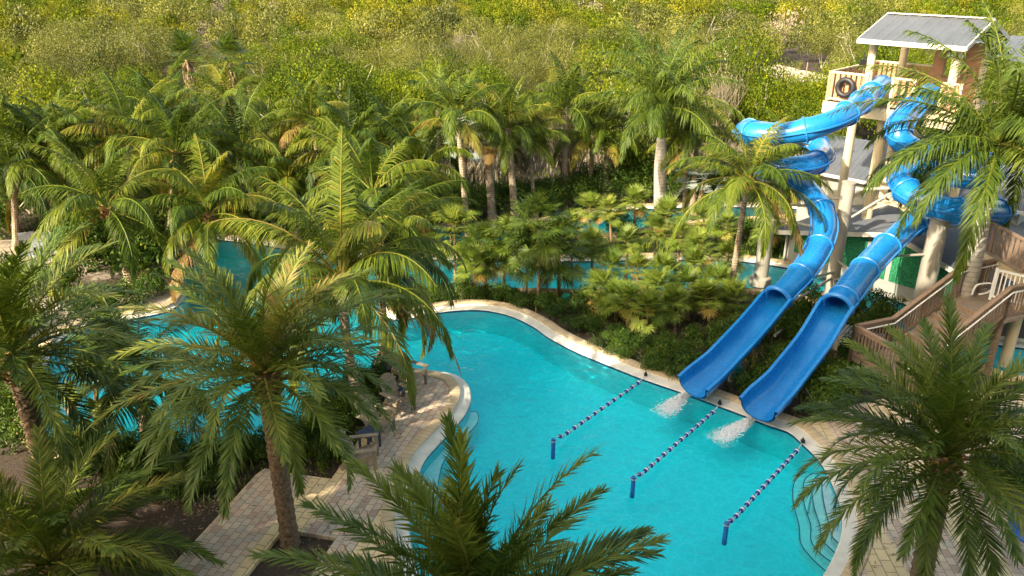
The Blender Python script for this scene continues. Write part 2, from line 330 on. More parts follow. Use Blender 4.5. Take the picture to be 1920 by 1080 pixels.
# water: absorbing body, fresnel surface
def watermat(name, rs, strength, flow):
    m, nt, b, L = newmat(name); nt.nodes.remove(b); out = nt.nodes['Material Output']
    tr = nt.nodes.new('ShaderNodeBsdfTransparent'); tr.inputs[0].default_value = (.93, .99, 1, 1)
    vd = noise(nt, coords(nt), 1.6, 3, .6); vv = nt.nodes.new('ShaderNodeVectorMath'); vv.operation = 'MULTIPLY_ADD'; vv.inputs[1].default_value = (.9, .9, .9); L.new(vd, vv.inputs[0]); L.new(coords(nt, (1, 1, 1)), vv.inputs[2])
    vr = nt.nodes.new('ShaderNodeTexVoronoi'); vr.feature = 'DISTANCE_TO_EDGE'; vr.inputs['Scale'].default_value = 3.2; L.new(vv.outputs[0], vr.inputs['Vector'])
    L.new(ramp(nt, vr.outputs['Distance'], [(0, (1.12, 1.12, 1.12)), (.05, (1.0, 1.02, 1.02)), (.2, (.95, .99, 1.0))]), tr.inputs[0])  # faint caustic light web put into the surface tint, brighter along cell edges
    gl = nt.nodes.new('ShaderNodeBsdfGlossy'); gl.inputs['Roughness'].default_value = .04
    fr = nt.nodes.new('ShaderNodeFresnel'); fr.inputs['IOR'].default_value = 1.33
    n1 = noise(nt, coords(nt, (1, 1.6, 1), rot=.7), rs, 3, .5); n2 = noise(nt, coords(nt), rs * 4.5, 3)
    ad = nt.nodes.new('ShaderNodeMath'); ad.operation = 'MULTIPLY_ADD'; ad.inputs[1].default_value = .3; L.new(n2, ad.inputs[0]); L.new(n1, ad.inputs[2])
    bp = nt.nodes.new('ShaderNodeBump'); bp.inputs['Strength'].default_value = strength; bp.inputs['Distance'].default_value = .1; L.new(ad.outputs[0], bp.inputs['Height'])
    L.new(bp.outputs[0], gl.inputs['Normal']); L.new(bp.outputs[0], fr.inputs['Normal'])
    ms = nt.nodes.new('ShaderNodeMixShader'); L.new(fr.outputs[0], ms.inputs[0]); L.new(tr.outputs[0], ms.inputs[1]); L.new(gl.outputs[0], ms.inputs[2])
    L.new(ms.outputs[0], out.inputs[0])
    va = nt.nodes.new('ShaderNodeVolumeAbsorption'); va.inputs[0].default_value = (.35, .994, 1.0, 1); va.inputs[1].default_value = 1.7
    L.new(va.outputs[0], out.inputs['Volume']); return m
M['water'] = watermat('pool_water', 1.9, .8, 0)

# ------------------------------------------------------------------ water outlines (traced on the ground plane)
NORTH = [(722,578),(722,590),(740,598),(770,596),(800,589),(850,582),(905,581),(955,591),(1000,612),(1030,633),(1080,659),(1130,680),(1200,708),(1270,732),(1315,748),(1390,776),(1440,796),
 (1480,810),(1505,832),(1530,856),(1550,885),(1566,920),(1578,960),(1578,1000),(1562,1045),(1535,1090),(1480,1150),(1350,1230),(1150,1290),(950,1290),(850,1200),(790,1100),(768,1000),(770,940),(780,905),(795,865),(820,835),(850,803),(873,775),(883,748),(878,722),(858,704),(825,696),(780,691),
 (760,690),(742,684),(732,672),(738,655),(730,642),(716,650),(702,672),(692,700),(655,735),(600,768),(535,806),(470,834),(350,855),(200,852),(95,832),(60,790),(62,740),(90,680),(110,640),(160,612),(240,598),(320,580),(350,548),(328,522),(323,495),(340,468),(385,450),(470,455),(560,470),(700,482),(830,486),(960,489),(1100,489),(1250,486),(1380,489),(1450,497),(1540,515),(1640,548),(1750,592),(1850,640),(1940,655),(2050,680),(2060,730),(1900,705),(1800,668),(1720,634),(1650,602),(1560,572),(1500,555),(1440,547),(1380,543),(1250,546),(1100,545),(950,543),(850,545),(780,550),(745,556),(730,565)]
OUTER = [(790,430),(870,427),(960,424),(1030,416),(1090,404),(1160,394),(1230,390),(1300,388),(1420,388),(1500,392),(1500,402),(1420,408),(1300,416),(1220,428),(1150,438),(1100,444),(1020,455),(930,459),(860,460),(790,456),(770,443)]
WL = -.045
def outline(px):
    P = catmull([W(u, v, 0)[:2] for u, v in px], 10, True)
    # even spacing
    Pc = np.vstack([P, P[:1]]); Q = resample(Pc, .22)[:-1]
    return Q
def offset(P, d):
    T = np.roll(P, -1, 0) - np.roll(P, 1, 0); T /= np.linalg.norm(T, axis=1)[:, None]
    A = .5 * np.sum(P[:, 0] * np.roll(P[:, 1], -1) - np.roll(P[:, 0], -1) * P[:, 1])
    N = np.stack([T[:, 1], -T[:, 0]], 1) * (1 if A > 0 else -1)      # outward
    d = np.asarray(d)
    return P + N * (d[:, None] if d.ndim else d)
O1, O2 = outline(NORTH), outline(OUTER)
def iofs(px): p = np.array(W(*px)[:2]); return int(np.argmin(np.linalg.norm(O1 - p, axis=1)))
# white gutter is broad round the main pool, narrow along the river
i0, i1 = iofs((800, 589)), iofs((780, 691)); wid = np.full(len(O1), .14)
rng_idx = [(i0 + k) % len(O1) for k in range((i1 - i0) % len(O1))]
wid[rng_idx] = .33
for _ in range(12): wid = (np.roll(wid, 1) + wid + np.roll(wid, -1)) / 3
def edges(O, w, nm):
    prof = [(0, -.16), (0, -.02), (.02, 0.0)]
    n = len(O)
    r = MB(); rows = [np.c_[offset(O, 0.0), np.full(n, -.95)], np.c_[offset(O, 0.0), np.full(n, -.085)]]
    r.grid(np.stack(rows), closed_v=True); r.obj('pool_wall', M['plaster'])['kind'] = 'structure'
    r = MB(); r.grid(np.stack([np.c_[offset(O, 0.0), np.full(n, -.085)], np.c_[offset(O, -.006), np.full(n, -.015)]]), closed_v=True); r.obj('waterline_tile', M['tile'])['kind'] = 'structure'
    r = MB(); r.grid(np.stack([np.c_[offset(O, -.006), np.full(n, -.015)], np.c_[offset(O, .02), np.full(n, .01)], np.c_[offset(O, w - .02), np.full(n, .045)], np.c_[offset(O, w), np.full(n, .115)]]), closed_v=True)
    r.obj('pool_gutter', M['gutter'])['kind'] = 'structure'
    r = MB(); c = [(w - .02, .10), (w - .02, .13), (w, .14), (w + .27, .14), (w + .29, .13), (w + .29, -.05)]
    V = np.stack([np.c_[offset(O, d), np.full(n + 0, z)] for d, z in c]); V = np.concatenate([V, V[:, :1]], 1)
    r.grid(V); o = r.obj('pool_coping', M['coping']); o['kind'] = 'structure'
    me = o.data; uv = me.uv_layers.new(name='UVMap'); m_ = V.shape[1]
    s_ = np.concatenate([[0], np.cumsum(np.linalg.norm(np.diff(V[2], axis=0), axis=1))])
    vi = np.zeros(len(me.loops), dtype=np.int32); me.loops.foreach_get('vertex_index', vi)
    U = np.stack([s_[vi % m_], (vi // m_) * .1 + 1], 1); uv.data.foreach_set('uv', U.reshape(-1).astype(np.float32))
edges(O1, wid, 'a'); edges(O2, np.full(len(O2), .12), 'b')
far = [(-900, -200), (900, -200), (900, 1500), (-900, 1500)]
flat_mesh('ground', [far, offset(O1, wid + .15), offset(O2, .25)], 0, M['mulch'])['kind'] = 'structure'
b_ = MB(); b_.v.append(np.array([(-60., 0, -.92), (60, 0, -.92), (60, 60, -.92), (-60, 60, -.92)])); b_.n = 4; b_.quads([0, 1, 2, 3]); b_.obj('pool_floor', M['plaster'])['kind'] = 'structure'
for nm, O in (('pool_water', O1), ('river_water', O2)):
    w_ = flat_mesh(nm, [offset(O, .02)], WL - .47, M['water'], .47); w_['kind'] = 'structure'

# pool steps and bench: submerged slabs
def arc(O, px0, px1, d):
    a, b = iofs(px0), iofs(px1); P = offset(O1, d); n = len(O1)
    return [tuple(P[(a + k) % n]) for k in range((b - a) % n + 1)]
stepc = [[(1545,872),(1505,888),(1489,905),(1487,940),(1498,985),(1502,1020),(1525,1050),(1550,1073)],
         [(1548,880),(1520,890),(1507,905),(1508,945),(1520,985),(1521,1015),(1540,1040),(1562,1056)],
         [(1552,886),(1535,892),(1524,905),(1525,945),(1537,985),(1540,1010),(1558,1030),(1570,1040)],
         [(1556,892),(1548,896),(1541,908),(1545,945),(1555,985),(1560,1005),(1568,1015),(1577,1022)]]
back = [(1620,1022),(1625,960),(1600,900)]
for k, c in enumerate(stepc):
    H = -.66 + .16 * k
    pts = catmull([W(u, v, H)[:2] for u, v in c], 5)
    pts = [tuple(p) for p in pts]; mb = MB(); P = pts + [tuple(W(u, v, H)[:2]) for u, v in back]
    mb.poly(P, -.94 + .001 * k, H); o = mb.obj('pool_step', M['steps'], smooth=False); o['kind'] = 'structure'
    mb = MB(); mb.tube([(x, y, H + .004) for x, y in pts], .013, 6); mb.obj('step_edge_tile', M['tile'])['kind'] = 'structure'
H = -.34; P1 = catmull([W(u, v, H)[:2] for u, v in [(872,775),(893,772),(896,790),(880,812),(850,842),(830,870),(822,905),(815,945),(800,960)]], 5)
mb = MB(); P2 = [tuple(W(u, v, H)[:2]) for u, v in [(745,945),(755,890),(800,840),(840,800)]]
mb.poly([tuple(p) for p in P1] + P2, -.935, H); mb.obj('pool_bench', M['steps'], smooth=False)['kind'] = 'structure'
mb = MB(); mb.tube([(x, y, H + .004) for x, y in P1], .012, 6); mb.obj('bench_edge_tile', M['tile'])['kind'] = 'structure'

# decks
def off_arc(px0, px1, extra):
    a, b = iofs(px0), iofs(px1); P = offset(O1, wid + extra); n = len(O1)
    return [tuple(P[(a + k) % n]) for k in range((b - a) % n + 1)]
A = off_arc((950, 1290), (770, 691), .2) + [tuple(W(u, v)[:2]) for u, v in [(757,702),(738,730),(700,790),(655,857),(622,904),(540,893),(497,884),(480,897),(400,985),(330,1060),(230,1170),(150,1300),(500,1700),(950,1700)]]
pit = [tuple(W(u, v)[:2]) for u, v in [(531,999),(631,1015),(575,1100),(455,1095)]]
def deck(name, loops, mat):
    o = flat_mesh(name, loops, .03, mat, .07); o['kind'] = 'structure'; return o
deck('patio', [A, pit], M['paverA'])
B_ = off_arc((1478, 808), (1350, 1230), .2) + [tuple(W(u, v)[:2]) for u, v in [(1300,1400),(2600,1700),(2500,800),(1950,745),(1750,735),(1620,760),(1530,782),(1492,796)]]
pit2 = [tuple(W(u, v)[:2]) for u, v in [(1840,880),(2000,870),(2040,1010),(1905,1003)]]
deck('patio', [B_, pit2], M['paverB'])
Cc = [tuple(W(u, v)[:2]) for u, v in [(290,444),(376,436)]] + [tuple(x) for x in off_arc((150, 615), (385, 450), .2)][::-1] + [tuple(W(u, v)[:2]) for u, v in [(60,640),(20,700),(-200,720),(-200,470),(60,450),(120,440)]]
deck('patio', [Cc], M['concrete'])
# far sandy track and a clearing
flat_mesh('sandy_road', [[tuple(W(u, v)[:2]) for u, v in [(1425,126),(1460,122),(1540,140),(1640,160),(1640,182),(1560,172),(1500,160),(1440,142)]]], .05, M['sand'])['kind'] = 'structure'
#SPLIT
# ------------------------------------------------------------------ palms
def frond(B, org, az, e0, L, droop, n=40, lmax=.5, lw=.04, s0=.14, grav=.2, vee=.3, vr=.2, a0=65, a1=28, tint=.5, rg=None, rad=.025, side_bend=0.0, prof='date', rmi=0):
    m = 14; s = np.linspace(0, 1, m); e = e0 - droop * s ** 1.35; a = az + side_bend * s
    T = np.stack([np.cos(e) * np.cos(a), np.cos(e) * np.sin(a), np.sin(e)], 1)
    P = np.vstack([np.zeros(3), np.cumsum((T[1:] + T[:-1]) / 2 * L / (m - 1), axis=0)]) + np.array(org)
    B.tube(P, np.linspace(rad, rad * .2, m), 4, rmi, cap=False, tint=min(.86, tint + .3))
    st = np.linspace(s0, .995, n); ev = np.interp(st, s, e); av = np.interp(st, s, a)
    Pp = np.stack([np.interp(st, s, P[:, k]) for k in range(3)], 1)
    Tp = np.stack([np.cos(ev) * np.cos(av), np.cos(ev) * np.sin(av), np.sin(ev)], 1)
    Sd = np.stack([-np.sin(av), np.cos(av), 0 * av], 1); Up = np.cross(Tp, Sd)
    x = (st - s0) / (1 - s0)
    if prof == 'date': pr = np.clip(.35 + 2.6 * x, 0, 1) * (1 - .6 * x ** 3)
    else: pr = np.clip(.55 + 2.2 * x, 0, 1) * (1 - .72 * x ** 2.2)
    for sg in (1, -1):
        A = np.radians(a0 + (a1 - a0) * x) + rg.normal(0, .07, n); V = vee + rg.normal(0, vr, n)
        l = lmax * pr * rg.uniform(.85, 1.1, n)
        d = Tp * np.cos(A)[:, None] + Sd * (sg * np.sin(A) * np.cos(V))[:, None] + Up * (np.sin(A) * np.sin(V))[:, None]
        wv = np.cross(d, Up * .9 + Sd * rg.normal(0, .25, n)[:, None]); wv /= np.linalg.norm(wv, axis=1)[:, None] + 1e-6
        g = grav * rg.uniform(.8, 1.25, n)
        d2 = d.copy(); d2[:, 2] -= g * .6; d2 /= np.linalg.norm(d2, axis=1)[:, None]
        d3 = d.copy(); d3[:, 2] -= g * 1.7; d3 /= np.linalg.norm(d3, axis=1)[:, None]
        p1 = Pp + d2 * (l * .45)[:, None]; p2 = p1 + d3 * (l * .55)[:, None]
        w = lw / 2
        V6 = np.stack([Pp - wv * w * .6, Pp + wv * w * .6, p1 + wv * w, p1 - wv * w, p2 + wv * w * .08, p2 - wv * w * .08], 1)
        k = B.verts(V6.reshape(-1, 3)); i = k + np.arange(n)[:, None] * 6
        q = np.concatenate([i + np.array([0, 1, 2, 3]), i + np.array([3, 2, 4, 5])], 0)
        tt = np.clip(tint + rg.normal(0, .12, n), 0, 1); B.quads(q, 0, np.concatenate([tt, tt + .04]))
def fanleaf(B, org, az, e, pet, Rl, nseg=22, tint=.5, rg=None, droop=.35, spread=2.25):
    T = np.array([math.cos(e) * math.cos(az), math.cos(e) * math.sin(az), math.sin(e)]); S = np.array([-math.sin(az), math.cos(az), 0]); U = np.cross(T, S)
    O = np.array(org) + T * pet - np.array([0, 0, .06 * pet])
    B.tube([org, (np.array(org) + O) / 2 + U * .03, O], [.012, .009, .007], 3, cap=False, tint=tint + .25)
    tilt = rg.uniform(-.7, -.1); T2 = T * math.cos(tilt) + U * math.sin(tilt); U2 = np.cross(T2, S)
    th = np.linspace(-spread, spread, nseg) + rg.normal(0, .03, nseg)
    l = Rl * (1 - .22 * (np.abs(th) / spread) ** 2) * rg.uniform(.88, 1.08, nseg)
    d = T2 * np.cos(th)[:, None] + S * np.sin(th)[:, None] + U2 * .18
    d /= np.linalg.norm(d, axis=1)[:, None]; wv = np.cross(d, U2 + rg.normal(0, .2, (nseg, 3))); wv /= np.linalg.norm(wv, axis=1)[:, None]
    w = Rl * spread * 2 / nseg * .23; d2 = d.copy(); d2[:, 2] -= droop * rg.uniform(.6, 1.5, nseg); d2 /= np.linalg.norm(d2, axis=1)[:, None]
    p1 = O + d * (l * .55)[:, None]; p2 = p1 + d2 * (l * .45)[:, None]
    V6 = np.stack([np.repeat(O[None], nseg, 0) - wv * .008, np.repeat(O[None], nseg, 0) + wv * .008, p1 + wv * w, p1 - wv * w, p2 + wv * w * .1, p2 - wv * w * .1], 1)
    k = B.verts(V6.reshape(-1, 3)); i = k + np.arange(nseg)[:, None] * 6
    tt = np.clip(tint + rg.normal(0, .1, nseg), 0, 1)
    B.quads(np.concatenate([i + np.array([0, 1, 2, 3]), i + np.array([3, 2, 4, 5])], 0), 0, np.concatenate([tt, tt]))

GA = 2.399963
def date_crown(seed, nf=58, L=2.9, lean=0, dense=74, spec=None, lw=.030, lmax=.46):
    rg = np.random.default_rng(seed); B = MB()
    fr = spec if spec else []
    if not spec:
        for k in range(nf):
            f = k / (nf - 1); el = R(82 - 92 * f ** .8 + rg.normal(0, 6)); fr.append((k * GA + rg.normal(0, .15), el, L * (1 - .12 * abs(f - .5)) * rg.uniform(.85, 1.08), R(48 + 30 * f) * rg.uniform(.8, 1.2)))
    for k, (az, el, Lf, dr) in enumerate(fr):
        f = k / max(1, len(fr) - 1); t = np.clip(.45 + rg.normal(0, .13) - .12 * f, .1, .8)
        o = np.array([math.cos(az), math.sin(az), 0]) * .09 * (.4 + f) + np.array([0, 0, .12 - .32 * f])
        frond(B, o, az, el, Lf, dr, dense, lmax, lw, .13, .12, .35, .35, 58, 24, t, rg, .028, rg.normal(0, .12))
    return B
def coco_crown(seed, nf=28, L=3.75, n=88, up=84, low=-20):
    rg = np.random.default_rng(seed); B = MB()
    for k in range(nf):
        f = k / (nf - 1); az = k * GA + rg.normal(0, .2); el = R(up + (low - up) * f ** .95 + rg.normal(0, 5)); t = .48 + rg.normal(0, .13)
        if f > .93: t = rg.choice([.85, 1.0, .5])
        o = np.array([math.cos(az), math.sin(az), 0]) * .07
        frond(B, o + np.array([0, 0, .25 - .4 * f]), az, el, L * rg.uniform(.82, 1.06) * (1 - .15 * (1 - f)), R(50 + 44 * math.sin(f * 2.6)) * rg.uniform(.8, 1.25), n, .82, .034, .16, .65, .15, .16, 62, 22, t, rg, .032, rg.normal(0, .25), 'coco')
    return B
def royal_crown(seed, nf=27, L=3.8, n=90, span=64):
    rg = np.random.default_rng(seed); B = MB()
    for k in range(nf):
        f = k / (nf - 1); az = k * GA + rg.normal(0, .2); el = R(86 - span * f ** .85 + rg.normal(0, 4)); t = .42 + rg.normal(0, .1)
        frond(B, (0, 0, -.05 * f), az, el, L * rg.uniform(.9, 1.06), R(52 + 42 * f), n, .74, .036, .12, .6, .2, .5, 62, 30, t, rg, .035, rg.normal(0, .2), 'coco')
    return B
def fan_crown(seed, nl=26, Rl=.5, pet=.5, seg=20, droop=.35, low=-55):
    rg = np.random.default_rng(seed); B = MB()
    for k in range(nl):
        f = k / (nl - 1); t = .5 + rg.normal(0, .14)
        if f > .93: t = 1.0
        fanleaf(B, (0, 0, .1 - .2 * f), k * GA + rg.normal(0, .2), R(85 + (low - 85) * f + rg.normal(0, 6)), pet * rg.uniform(.8, 1.2), Rl * rg.uniform(.85, 1.1), seg, t, rg, droop)
    return B
CR = {}
CR['date'] = [date_crown(s).mesh('date_palm_crown', M['date'], False, tint=True) for s in (3, 11, 23)]
CR['coco'] = [coco_crown(s, 22 + 2 * (s % 3)).mesh('coconut_crown', M['coco'], False, tint=True) for s in (1, 2, 3, 4, 5)]
CR['cocothin'] = [coco_crown(s, 16, 3.0, 70, 84, 8).mesh('thin_coconut_crown', M['coco'], False, tint=True) for s in (11, 12, 13)]
CR['royal'] = [royal_crown(s).mesh('royal_crown', M['royal'], False, tint=True) for s in (7, 8, 9)]
CR['fan'] = [fan_crown(s, 21 + s % 5, .50, .46, 30, .22, -35).mesh('fan_crown', M['fan'], False, tint=True) for s in (21, 22, 23, 24)]
CR['fandark'] = [fan_crown(s, 30, .60, .7, 32, .55, -60).mesh('fan_crown_drooping', M['royal'], False, tint=True) for s in (31, 32)]
CR['wash'] = [fan_crown(41, 22, .6, .75, 22, .25, -15).mesh('washingtonia_crown', M['royal'], False, tint=True)]
CR['silver'] = [fan_crown(51, 20, .8, .8, 26, .1, -25).mesh('silver_crown', M['silver'], False, tint=True)]
cnt = {}
def trunk_mesh(kind, base, top, r0, r1, bend=(0, 0)):
    n = 30; s = np.linspace(0, 1, n); base, top = np.array(base), np.array(top)
    P = base + (top - base) * s[:, None] + np.outer(s * (1 - s) * 2, np.array([bend[0], bend[1], 0]))
    return P, s
def palm(kind, bpx, hpx=None, H=None, label='', cat='palm tree', group=None, sc=1.0, var=None, rz=None, r=(.15, .1), bend=(0, 0), crown=None, name=None):
    base = W(*bpx)
    heart = at_y(hpx[0], hpx[1], base.y + (hpx[2] if len(hpx) > 2 else 0)) if hpx else base + Vector((0, 0, H))
    nm = {'date': 'date_palm', 'coco': 'coconut_palm', 'cocothin': 'coconut_palm', 'royal': 'royal_palm', 'fan': 'fan_palm', 'fandark': 'fan_palm', 'wash': 'fan_palm', 'silver': 'silver_palm'}[kind] if not name else name
    cnt[kind] = cnt.get(kind, 0) + 1; k = cnt[kind]; rg = np.random.default_rng(k * 77 + len(kind))
    e = empty(nm, base, 0, label, cat, group)
    top = heart - base; low = np.array([0, 0, -.1])
    n = 44 if kind == 'date' else 22
    s = np.linspace(0, 1, n); P = low + (np.array(top) - low) * s[:, None] + np.outer(s * (1 - s) * 2, np.array([bend[0], bend[1], 0]))
    rr = r[0] + (r[1] - r[0]) * s; B = MB(); mt = {'date': 'date_trunk', 'royal': 'royal_trunk', 'fan': 'fan_trunk', 'fandark': 'fan_trunk', 'wash': 'fan_trunk', 'silver': 'fan_trunk'}.get(kind, 'coco_trunk')
    if kind == 'date':                          # overlapping leaf bases
        nz, na = int(np.linalg.norm(top) / .035), 20
        s = np.linspace(0, 1, nz); P = low + (np.array(top) - low) * s[:, None]
        th = np.linspace(0, 2 * np.pi, na, endpoint=False); ph = (s * nz / 3.2)[:, None]
        tri = np.abs(((th[None] * 5 / (2 * np.pi) + np.floor(ph) * .5) % 1) * 2 - 1); saw = 1 - (ph % 1)
        rad = r[0] * (1 + .20 * (1 - tri) * saw + .06 * saw) * (1 + .25 * np.clip(s - .75, 0, 1) * 4 * .6)[:, None] * (1 + .25 * np.exp(-s * 14))[:, None]
        V = P[:, None] + np.stack([np.cos(th)[None] * rad, np.sin(th)[None] * rad, 0 * rad], -1); B.grid(V, closed_v=True)
        B.obj('trunk', M[mt], e)
        rg2 = rg; K = MB()                       # cut leaf bases and fibre at the heart
        for q in range(46):
            a = q * GA; z = -.75 + .75 * q / 46; rr0 = r[0] * 1.15; o = np.array(top) + np.array([math.cos(a) * rr0, math.sin(a) * rr0, z])
            K.beam(o, o + np.array([math.cos(a) * .13, math.sin(a) * .13, .17]), .07, .03)
        K.obj('leaf_bases', M['boot'], e, smooth=False)
    elif kind == 'royal':
        L = np.linalg.norm(top); ns = .78; s1 = s[s <= ns + .02]; P1 = P[:len(s1)]
        prof = r[0] * (1 + .14 * np.exp(-((s1 - .45) / .2) ** 2) - .25 * np.clip(s1 - .55, 0, 1) / .25 * .8); B.tube(P1, prof, 18); B.obj('trunk', M[mt], e)
        s2 = s[s >= ns - .04]; P2 = P[-len(s2):]; f = np.linspace(0, 1, len(s2)); K = MB(); K.tube(P2, r[0] * (.70 + .12 * np.sin(f * 2.5) - .45 * f ** 2), 14); K.obj('crownshaft', M['shaft'], e)
    else:
        wob = 1 + .04 * np.sin(np.arange(n) * 2.4) * (kind != 'fan'); B.tube(P, rr * wob * (1 + .5 * np.exp(-s * 12)), 10); B.obj('trunk', M[mt], e)
        if kind in ('coco',):
            K = MB()
            for q in range(16):
                a = q * GA; o = np.array(top) + np.array([math.cos(a) * .08, math.sin(a) * .08, -.5 + .025 * q]); K.beam(o, o + np.array([math.cos(a) * .16, math.sin(a) * .16, .34]), .09, .03)
            for q in range(5): K.ball(np.array(top) + np.array([math.cos(q * 1.3) * .2, math.sin(q * 1.3) * .2, -.25]), .1, nu=8, nv=6)
            K.obj('leaf_bases', M['boot'], e, smooth=False)
        if kind == 'wash':
            rg3 = np.random.default_rng(k); K = MB()
            for q in range(150):
                a = rg3.uniform(0, 6.28); z = rg3.uniform(-1.9, -.05); ro = .12 + .34 * math.sin(min(1, -z / 1.9 + .25) * 2.6); o = np.array(top) + np.array([math.cos(a) * .1, math.sin(a) * .1, z]); e2 = np.array(top) + np.array([math.cos(a) * ro, math.sin(a) * ro, z - .65])
                K.tube([o, (o + e2) / 2 + np.array([math.cos(a), math.sin(a), 0]) * .1, e2], [.02, .09, .02], 4, cap=False, tint=rg3.uniform(0, 1))
            K.obj('dead_frond_skirt', M['dead'], e, smooth=False, tint=True)
    me = crown if crown else CR[kind][(k if var is None else var) % len(CR[kind])]
    c = linkmesh('crown', me, e, top, rz if rz is not None else rg.uniform(0, 6.28), (sc, sc * rg.uniform(.92, 1.08), sc * rg.uniform(.9, 1.15)))
    c.rotation_euler[0] = rg.normal(0, .07); c.rotation_euler[1] = rg.normal(0, .07)
    return e
# foreground date palms
palm('date', (545, 1020), (496, 695), label='date palm growing from the square mulch pit in the patio, left of the pool', r=(.17, .15), var=0, rz=.4, sc=1.05)
palm('date', (1716, 1134), (1775, 850), label='date palm with rough dark trunk on the patio beside the pool steps', r=(.18, .15), var=1, rz=1.0, sc=.93)
palm('date', (118, 1150), (95, 1050), label='large date palm filling the bottom left corner, crown near the ground', r=(.2, .17), var=2, rz=2.0, sc=1.08)
palm('date', (108, 950), (22, 660), label='leaning date palm with pale textured trunk at the left edge', r=(.19, .15), var=0, rz=3.3, sc=1.15)
tips = [(850,822,.5),(905,840,.2),(700,890,.6),(765,900,.4),(960,905,.3),(1125,900,-.2),(1000,905,0),(545,1035,-.1),(1215,1068,-.3),(1060,1010,-.4),(620,960,.3),(810,930,-.5),(1030,960,.5),(690,1000,-.6),(900,930,.9),(1150,1080,.6),(600,1100,.7),(780,1060,-1.2),(980,1050,-1.2),(880,1000,-1.0)]
fg = at_y(900, 1215, 8.4); spec = []
for u, v, dy in tips:
    tpt = at_y(u, v + 34, 8.4 + dy); d = tpt - fg; spec.append((math.atan2(d.y, d.x), math.atan2(d.z, d.xy.length) + R(22), d.length * 1.03, R(42)))
rgx = np.random.default_rng(4)
for k in range(30): spec.append((k * GA, R(rgx.uniform(-20, 62)), 2.6, R(55)))
palm('date', (905, 1600), (900, 1215), label='date palm rising from the bottom edge in front of the pool', r=(.18, .16), rz=0, crown=date_crown(5, spec=spec, dense=84, lw=.028, lmax=.42).mesh('near_date_crown', M['date'], False, tint=True))
# coconut palms
CO = [((90,455),(80,300),'coconut palm left of the round trees, crown against the bushes',1.0,(.15,.1),(0,0),None),
 ((250,440),(238,262),'coconut palm between the terrace and the bushes, left clump',1.0,(.15,.1),(0,0),None),
 ((560,450),(540,338),'low coconut palm in the shade of the left clump',1.0,(.15,.1),(0,0),None),
 ((650,440),(655,290),'coconut palm just left of the upright fronded palm',1.0,(.15,.1),(0,0),None),
 ((330,400),(305,225),'coconut palm below the left skirted fan palm',1.0,(.15,.1),(0,0),None),
 ((785,450),(788,318),'coconut palm at the left end of the outer river',1.0,(.15,.1),(0,0),None),
 ((250,545),(200,392),'coconut palm with dark leaning trunk beside the round leafy tree, left terrace',1.0,(.16,.12),(0,0),None),
 ((385,520),(392,405),'coconut palm with orange fibrous heart above the river, left of the large date palm',1.05,(.17,.13),(0,0),None),
 ((605,425),(583,225),'tall coconut palm standing alone against the bushes, left of centre',.92,(.15,.1),(.3,0),None),
 ((525,440),(455,285),'coconut palm with leaning pale trunk behind the left clump',.95,(.15,.1),(0,0),None),
 ((678,768),(640,530),'coconut palm with trunk rising from the bed beside the wooden chairs',1.08,(.15,.11),(-.2,0),None),
 ((723,690),(706,470),'slender coconut palm rising from the small kerbed nose at the pool inlet',1.0,(.13,.09),(.1,0),None),
 ((722,505),(700,365),'coconut palm with upright fronds in the middle of the palm clump',1.15,(.15,.1),(0,0),None),
 ((880,466),(858,222),'tall coconut palm with grey trunk at the outer river edge, leftmost of the back row',.95,(.14,.1),(0,0),None),
 ((967,420),(953,240),'coconut palm with bright ringed trunk in the back row, third from the left',.95,(.18,.13),(0,0),None),
 ((1058,391),(1062,205),'coconut palm with pale trunk in the back row, fifth from the left',1.0,(.16,.11),(0,0),None),
 ((1366,572),(1402,338,-.7),'coconut palm with leaning trunk in front of the left slide coil',.88,(.12,.09),(0,0),None),
 ((315,470),(330,290),'coconut palm behind the orange hearted palm on the left',1.0,(.15,.1),(0,0),None),
 ((30,470),(25,330),'coconut palm at the far left edge above the date palm',1.0,(.15,.1),(0,0),None),
 ((140,440),(120,270),'coconut palm behind the left terrace, tips against the bushes',.95,(.15,.1),(0,0),None),
 ((275,850),(262,720),'coconut palm with drooping fronds hanging over the river, lower left',.85,(.13,.1),(0,0),None)]
for b_, h_, lab, sc_, r_, bd, rz_ in CO: palm('cocothin' if 'back row' in lab or 'standing alone' in lab else 'coco', (b_[0], b_[1]), h_, label=lab, group='coconut palms around the pool and river', sc=sc_, r=r_, bend=bd)
for b_, h_, lab, kd, r_ in [((924,420),(914,265),'stout palm with pale thick trunk in the back row, second from the left','cocothin',(.21,.16)),
 ((1004,408),(992,262),'thin coconut palm in the back row, fourth from the left','cocothin',(.12,.08)),
 ((1104,382),(1112,245),'thin palm with dark grey trunk in the back row, sixth from the left','cocothin',(.13,.09)),
 ((1136,382),(1138,250),'coconut palm with orange topped trunk just left of the big royal palm','cocothin',(.16,.12)),
 ((1284,395),(1288,250),'thin coconut palm right behind the big royal palm','cocothin',(.12,.09)),
 ((1298,398),(1306,270),'coconut palm with bright trunk right of the big royal palm','cocothin',(.15,.1)),
 ((1480,420),(1478,300),'small coconut palm behind the coiled flume','cocothin',(.12,.09)),
 ((470,400),(430,200),'coconut palm at the back of the left clump below the skirted palms','cocothin',(.13,.09)),
 ((740,430),(735,255),'coconut palm at the back of the clump against the dark bushes','cocothin',(.13,.09)),
 ((820,400),(822,205),'coconut palm behind the back row of the outer river','cocothin',(.13,.09))]:
    palm(kd, b_, h_, label=lab, group='coconut palms around the pool and river', sc=.92, r=r_)
palm('royal', (1235, 412), (1242, 206), label='tall royal palm with thick white trunk and bright green crownshaft behind the river', r=(.26, .2), var=0, rz=.3, sc=1.14)
